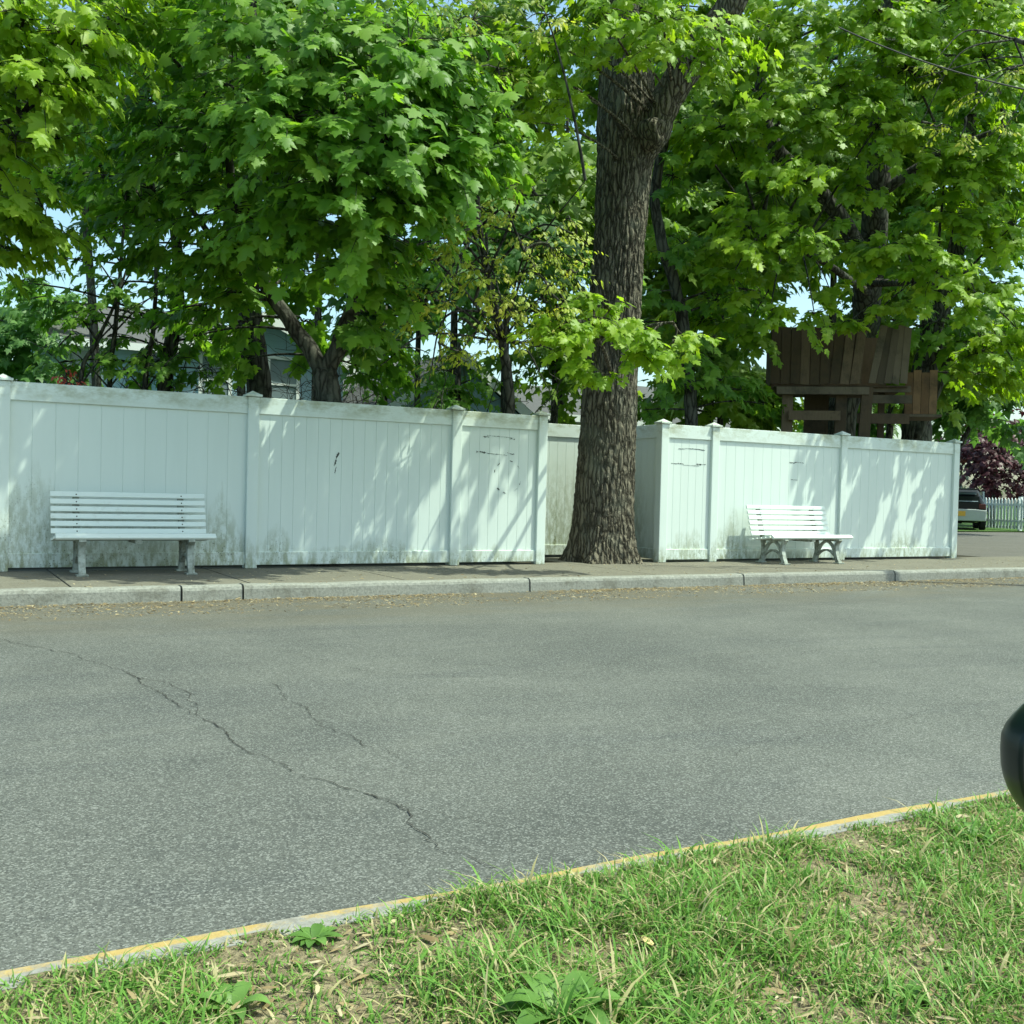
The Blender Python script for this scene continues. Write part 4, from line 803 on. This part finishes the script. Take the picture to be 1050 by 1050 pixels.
# dry scraps between the blades, and brown litter along the far kerb
ml_dry = leaf_mat('dry_scrap', (0.15, 0.10, 0.05), (0.30, 0.23, 0.12), (0.48, 0.41, 0.27), .15, (1, 1, 1), .1)
def litter(name, x, y, zf, size, tone):
    n = len(x); p = np.stack([x, y, zf], 1); az = rng.uniform(0, 6.28, n); D = np.stack([np.cos(az), np.sin(az), rng.normal(0, .18, n)], 1); N = np.array([0, 0, 1.0]) + rng.normal(0, .3, (n, 3))
    v, f = leaf_arrays(p, D, N, size, T_SCRAP); return tag(np_mesh(name, v, f, ml_dry, tone=np.repeat(tone, len(T_SCRAP[0]))), kind='stuff')
n = 12000; x = rng.uniform(-1.6, 6.4, n); y = rng.uniform(.6, NY - .16, n)
litter('dry_thatch', x, y, np.array([verge_z(a, b) for a, b in zip(x, y)]) + rng.uniform(.004, .018, n), rng.gamma(3, .0062, n) + .008, np.clip(rng.normal(.6, .25, n), 0, 1))
n = 26000; x = rng.uniform(-1, 19, n); t = rng.random(n) ** 2.2; y = KY - .02 - t * .95; k = rng.random(n) < np.array([.55 + .7 * mnoise.noise(Vector((a * .9, b * 2, 3))) for a, b in zip(x, y)])
x, y = x[k], y[k]; n = len(x); litter('kerb_litter', x, y, np.full(n, RZ + .006) + rng.uniform(0, .006, n), rng.gamma(3, .0065, n) + .006, np.clip(rng.normal(.48, .26, n), 0, 1))
n = 1500; x = rng.uniform(-1, 15.5, n); y = rng.uniform(KY + .02, FY - .05, n); litter('pavement_litter', x, y, np.full(n, .006), rng.gamma(3, .006, n) + .006, rng.random(n))
# fallen leaf
def big_leaf(px, py, label, s_, rz, col, name='fallen_leaf'):
    g = G(px, py, -.03); v, f = T_OVAL; root = MB(); az = rz; d = np.array([[math.cos(az), math.sin(az), .25]]); vv_, ff = leaf_arrays(np.array([[0, 0, 0.0]]), d, np.array([[.1, -.5, 1.0]]), np.array([s_]), T_OVAL)
    root.poly(vv_, [tuple(q) for q in ff]); o = root.build(name, col); o.location = V((g[0], g[1], on_verge(g[0], g[1]) + .022)); m = o.modifiers.new('t', 'SOLIDIFY'); m.thickness = .0015; tag(o, label, 'leaf')
big_leaf(668, 972, 'dry tan leaf lying upright in the grass below the middle', .055, 1.2, plain('dead_leaf', (.62, .46, .22), .7, .2, .2, 30))
big_leaf(575, 903, 'pale yellow leaf near the yellow kerb line', .03, .4, plain('yellow_leaf', (.66, .60, .28), .7, .2, .2, 30)) if False else None
# broad-leaved weeds
ml_weed = leaf_mat('weed_leaf', (.075, .15, .03), (.12, .22, .045), (.17, .29, .07), .3)
GW = 'broad leaved weeds in the verge'
def weed(px, py, n, ln, label, up=.75, seed=1):
    g = G(px, py, -.03); r = np.random.default_rng(seed); root = empty('weed', (g[0], g[1], on_verge(g[0], g[1]) - .004), 0, label, 'weed', GW)
    for i in range(n):
        az = i * 2.4 + r.normal(0, .2); L = ln * r.uniform(.7, 1.1); k = 7; t = np.linspace(0, 1, k); wd = L * .16 * np.sin(np.pi * np.clip(t * .93 + .05, 0, 1)) ** .8; u = up * r.uniform(.7, 1.2)
        c = np.stack([np.cos(az) * L * (t * .75), np.sin(az) * L * (t * .75), L * (u * t - .75 * u * t * t)], 1) + .0; s_ = np.array([-math.sin(az), math.cos(az), 0])
        v = np.concatenate([c - s_ * wd[:, None] + np.array([0, 0, .2]) * wd[:, None], c, c + s_ * wd[:, None] + np.array([0, 0, .2]) * wd[:, None]])
        q = [(a + j, a + j + 1, a + k + j + 1, a + k + j) for a in (0, k) for j in range(k - 1)]
        np_mesh('weed_leaf', v, np.array(q), ml_weed, root, tone=np.full(len(v), r.uniform(.2, .9)), quads=True, smooth=True)
weed(578, 1036, 10, .17, 'plantain rosette with long pointed leaves at the bottom edge', 1.0, 2)
weed(322, 962, 14, .075, 'small dark clover clump left of the middle near the kerb', .6, 3)
weed(700, 1018, 11, .10, 'low dark rosette right of the plantain', .6, 4)
weed(690, 925, 12, .075, 'broad dark weed patch below the kerb line in the middle', .7, 5)
weed(1000, 858, 16, .10, 'lush bright weed close to the car mirror', .9, 6)
weed(120, 1010, 11, .06, 'small leafy weed near the bottom left corner', .5, 8)
weed(240, 1030, 8, .09, 'long leaved weed at the bottom edge left of the plantain', .9, 9)
weed(830, 960, 12, .055, 'clover clump below the mirror in the right verge', .5, 10)
weed(930, 1010, 9, .085, 'long leaved weed in the bottom right verge', .9, 11)
weed(440, 1000, 12, .05, 'tiny clover patch left of the plantain', .5, 12)
weed(525, 972, 9, .06, 'leafy weed above the plantain', .6, 7)

# ================================================================== CAR MIRROR at the right edge, close by
def car_mirror():
    c = P(1093, 783, .80); root = empty('car_mirror', (c[0], c[1], 0), 0, 'dark glossy car wing mirror at the right edge, close by', 'mirror'); c = c - np.array([c[0], c[1], 0])
    R_ = unit(np.array([crt[0], crt[1], 0])); U = np.array([0, 0, 1.0]); B = np.cross(R_, U); vs = []; nu, nv = 40, 72
    for i in range(nv + 1):
        a = -math.pi / 2 + math.pi * i / nv
        for j in range(nu):
            b = 2 * math.pi * j / nu; f = lambda q, e: math.copysign(abs(q) ** e, q)
            xx = f(math.cos(a), .7) * f(math.cos(b), .9); zz = f(math.cos(a), .7) * f(math.sin(b), .8); xx = xx + (.28 * zz * zz if zz < 0 else .62 * max(0, zz - .25)) * (1 if xx < 0 else 0); yy = f(math.sin(a), .8); gq = 1 - .035 * math.exp(-((a - .18) / .03) ** 2); xx *= gq; zz *= gq
            vs.append(c + R_ * xx * .0405 * (1.25 if xx > 0 else 1) + U * (zz * .060 - .004 * xx) + B * yy * .05)
    m = MB(); m.poly(vs, [(i * nu + j, i * nu + (j + 1) % nu, (i + 1) * nu + (j + 1) % nu, (i + 1) * nu + j) for i in range(nv) for j in range(nu)])
    m.build('housing', plain('mirror_paint', (.005, .012, .012), .28, .22), root, smooth=True)
    p0 = c + R_ * .04 - U * .03; m = MB(); m.tube([p0, p0 + R_ * .06 - U * .02, p0 + R_ * .12 - U * .03], [.018, .016, .02], 10); m.build('arm', plain('mirror_plastic', (.02, .02, .02), .6, .3), root, smooth=True)
car_mirror()
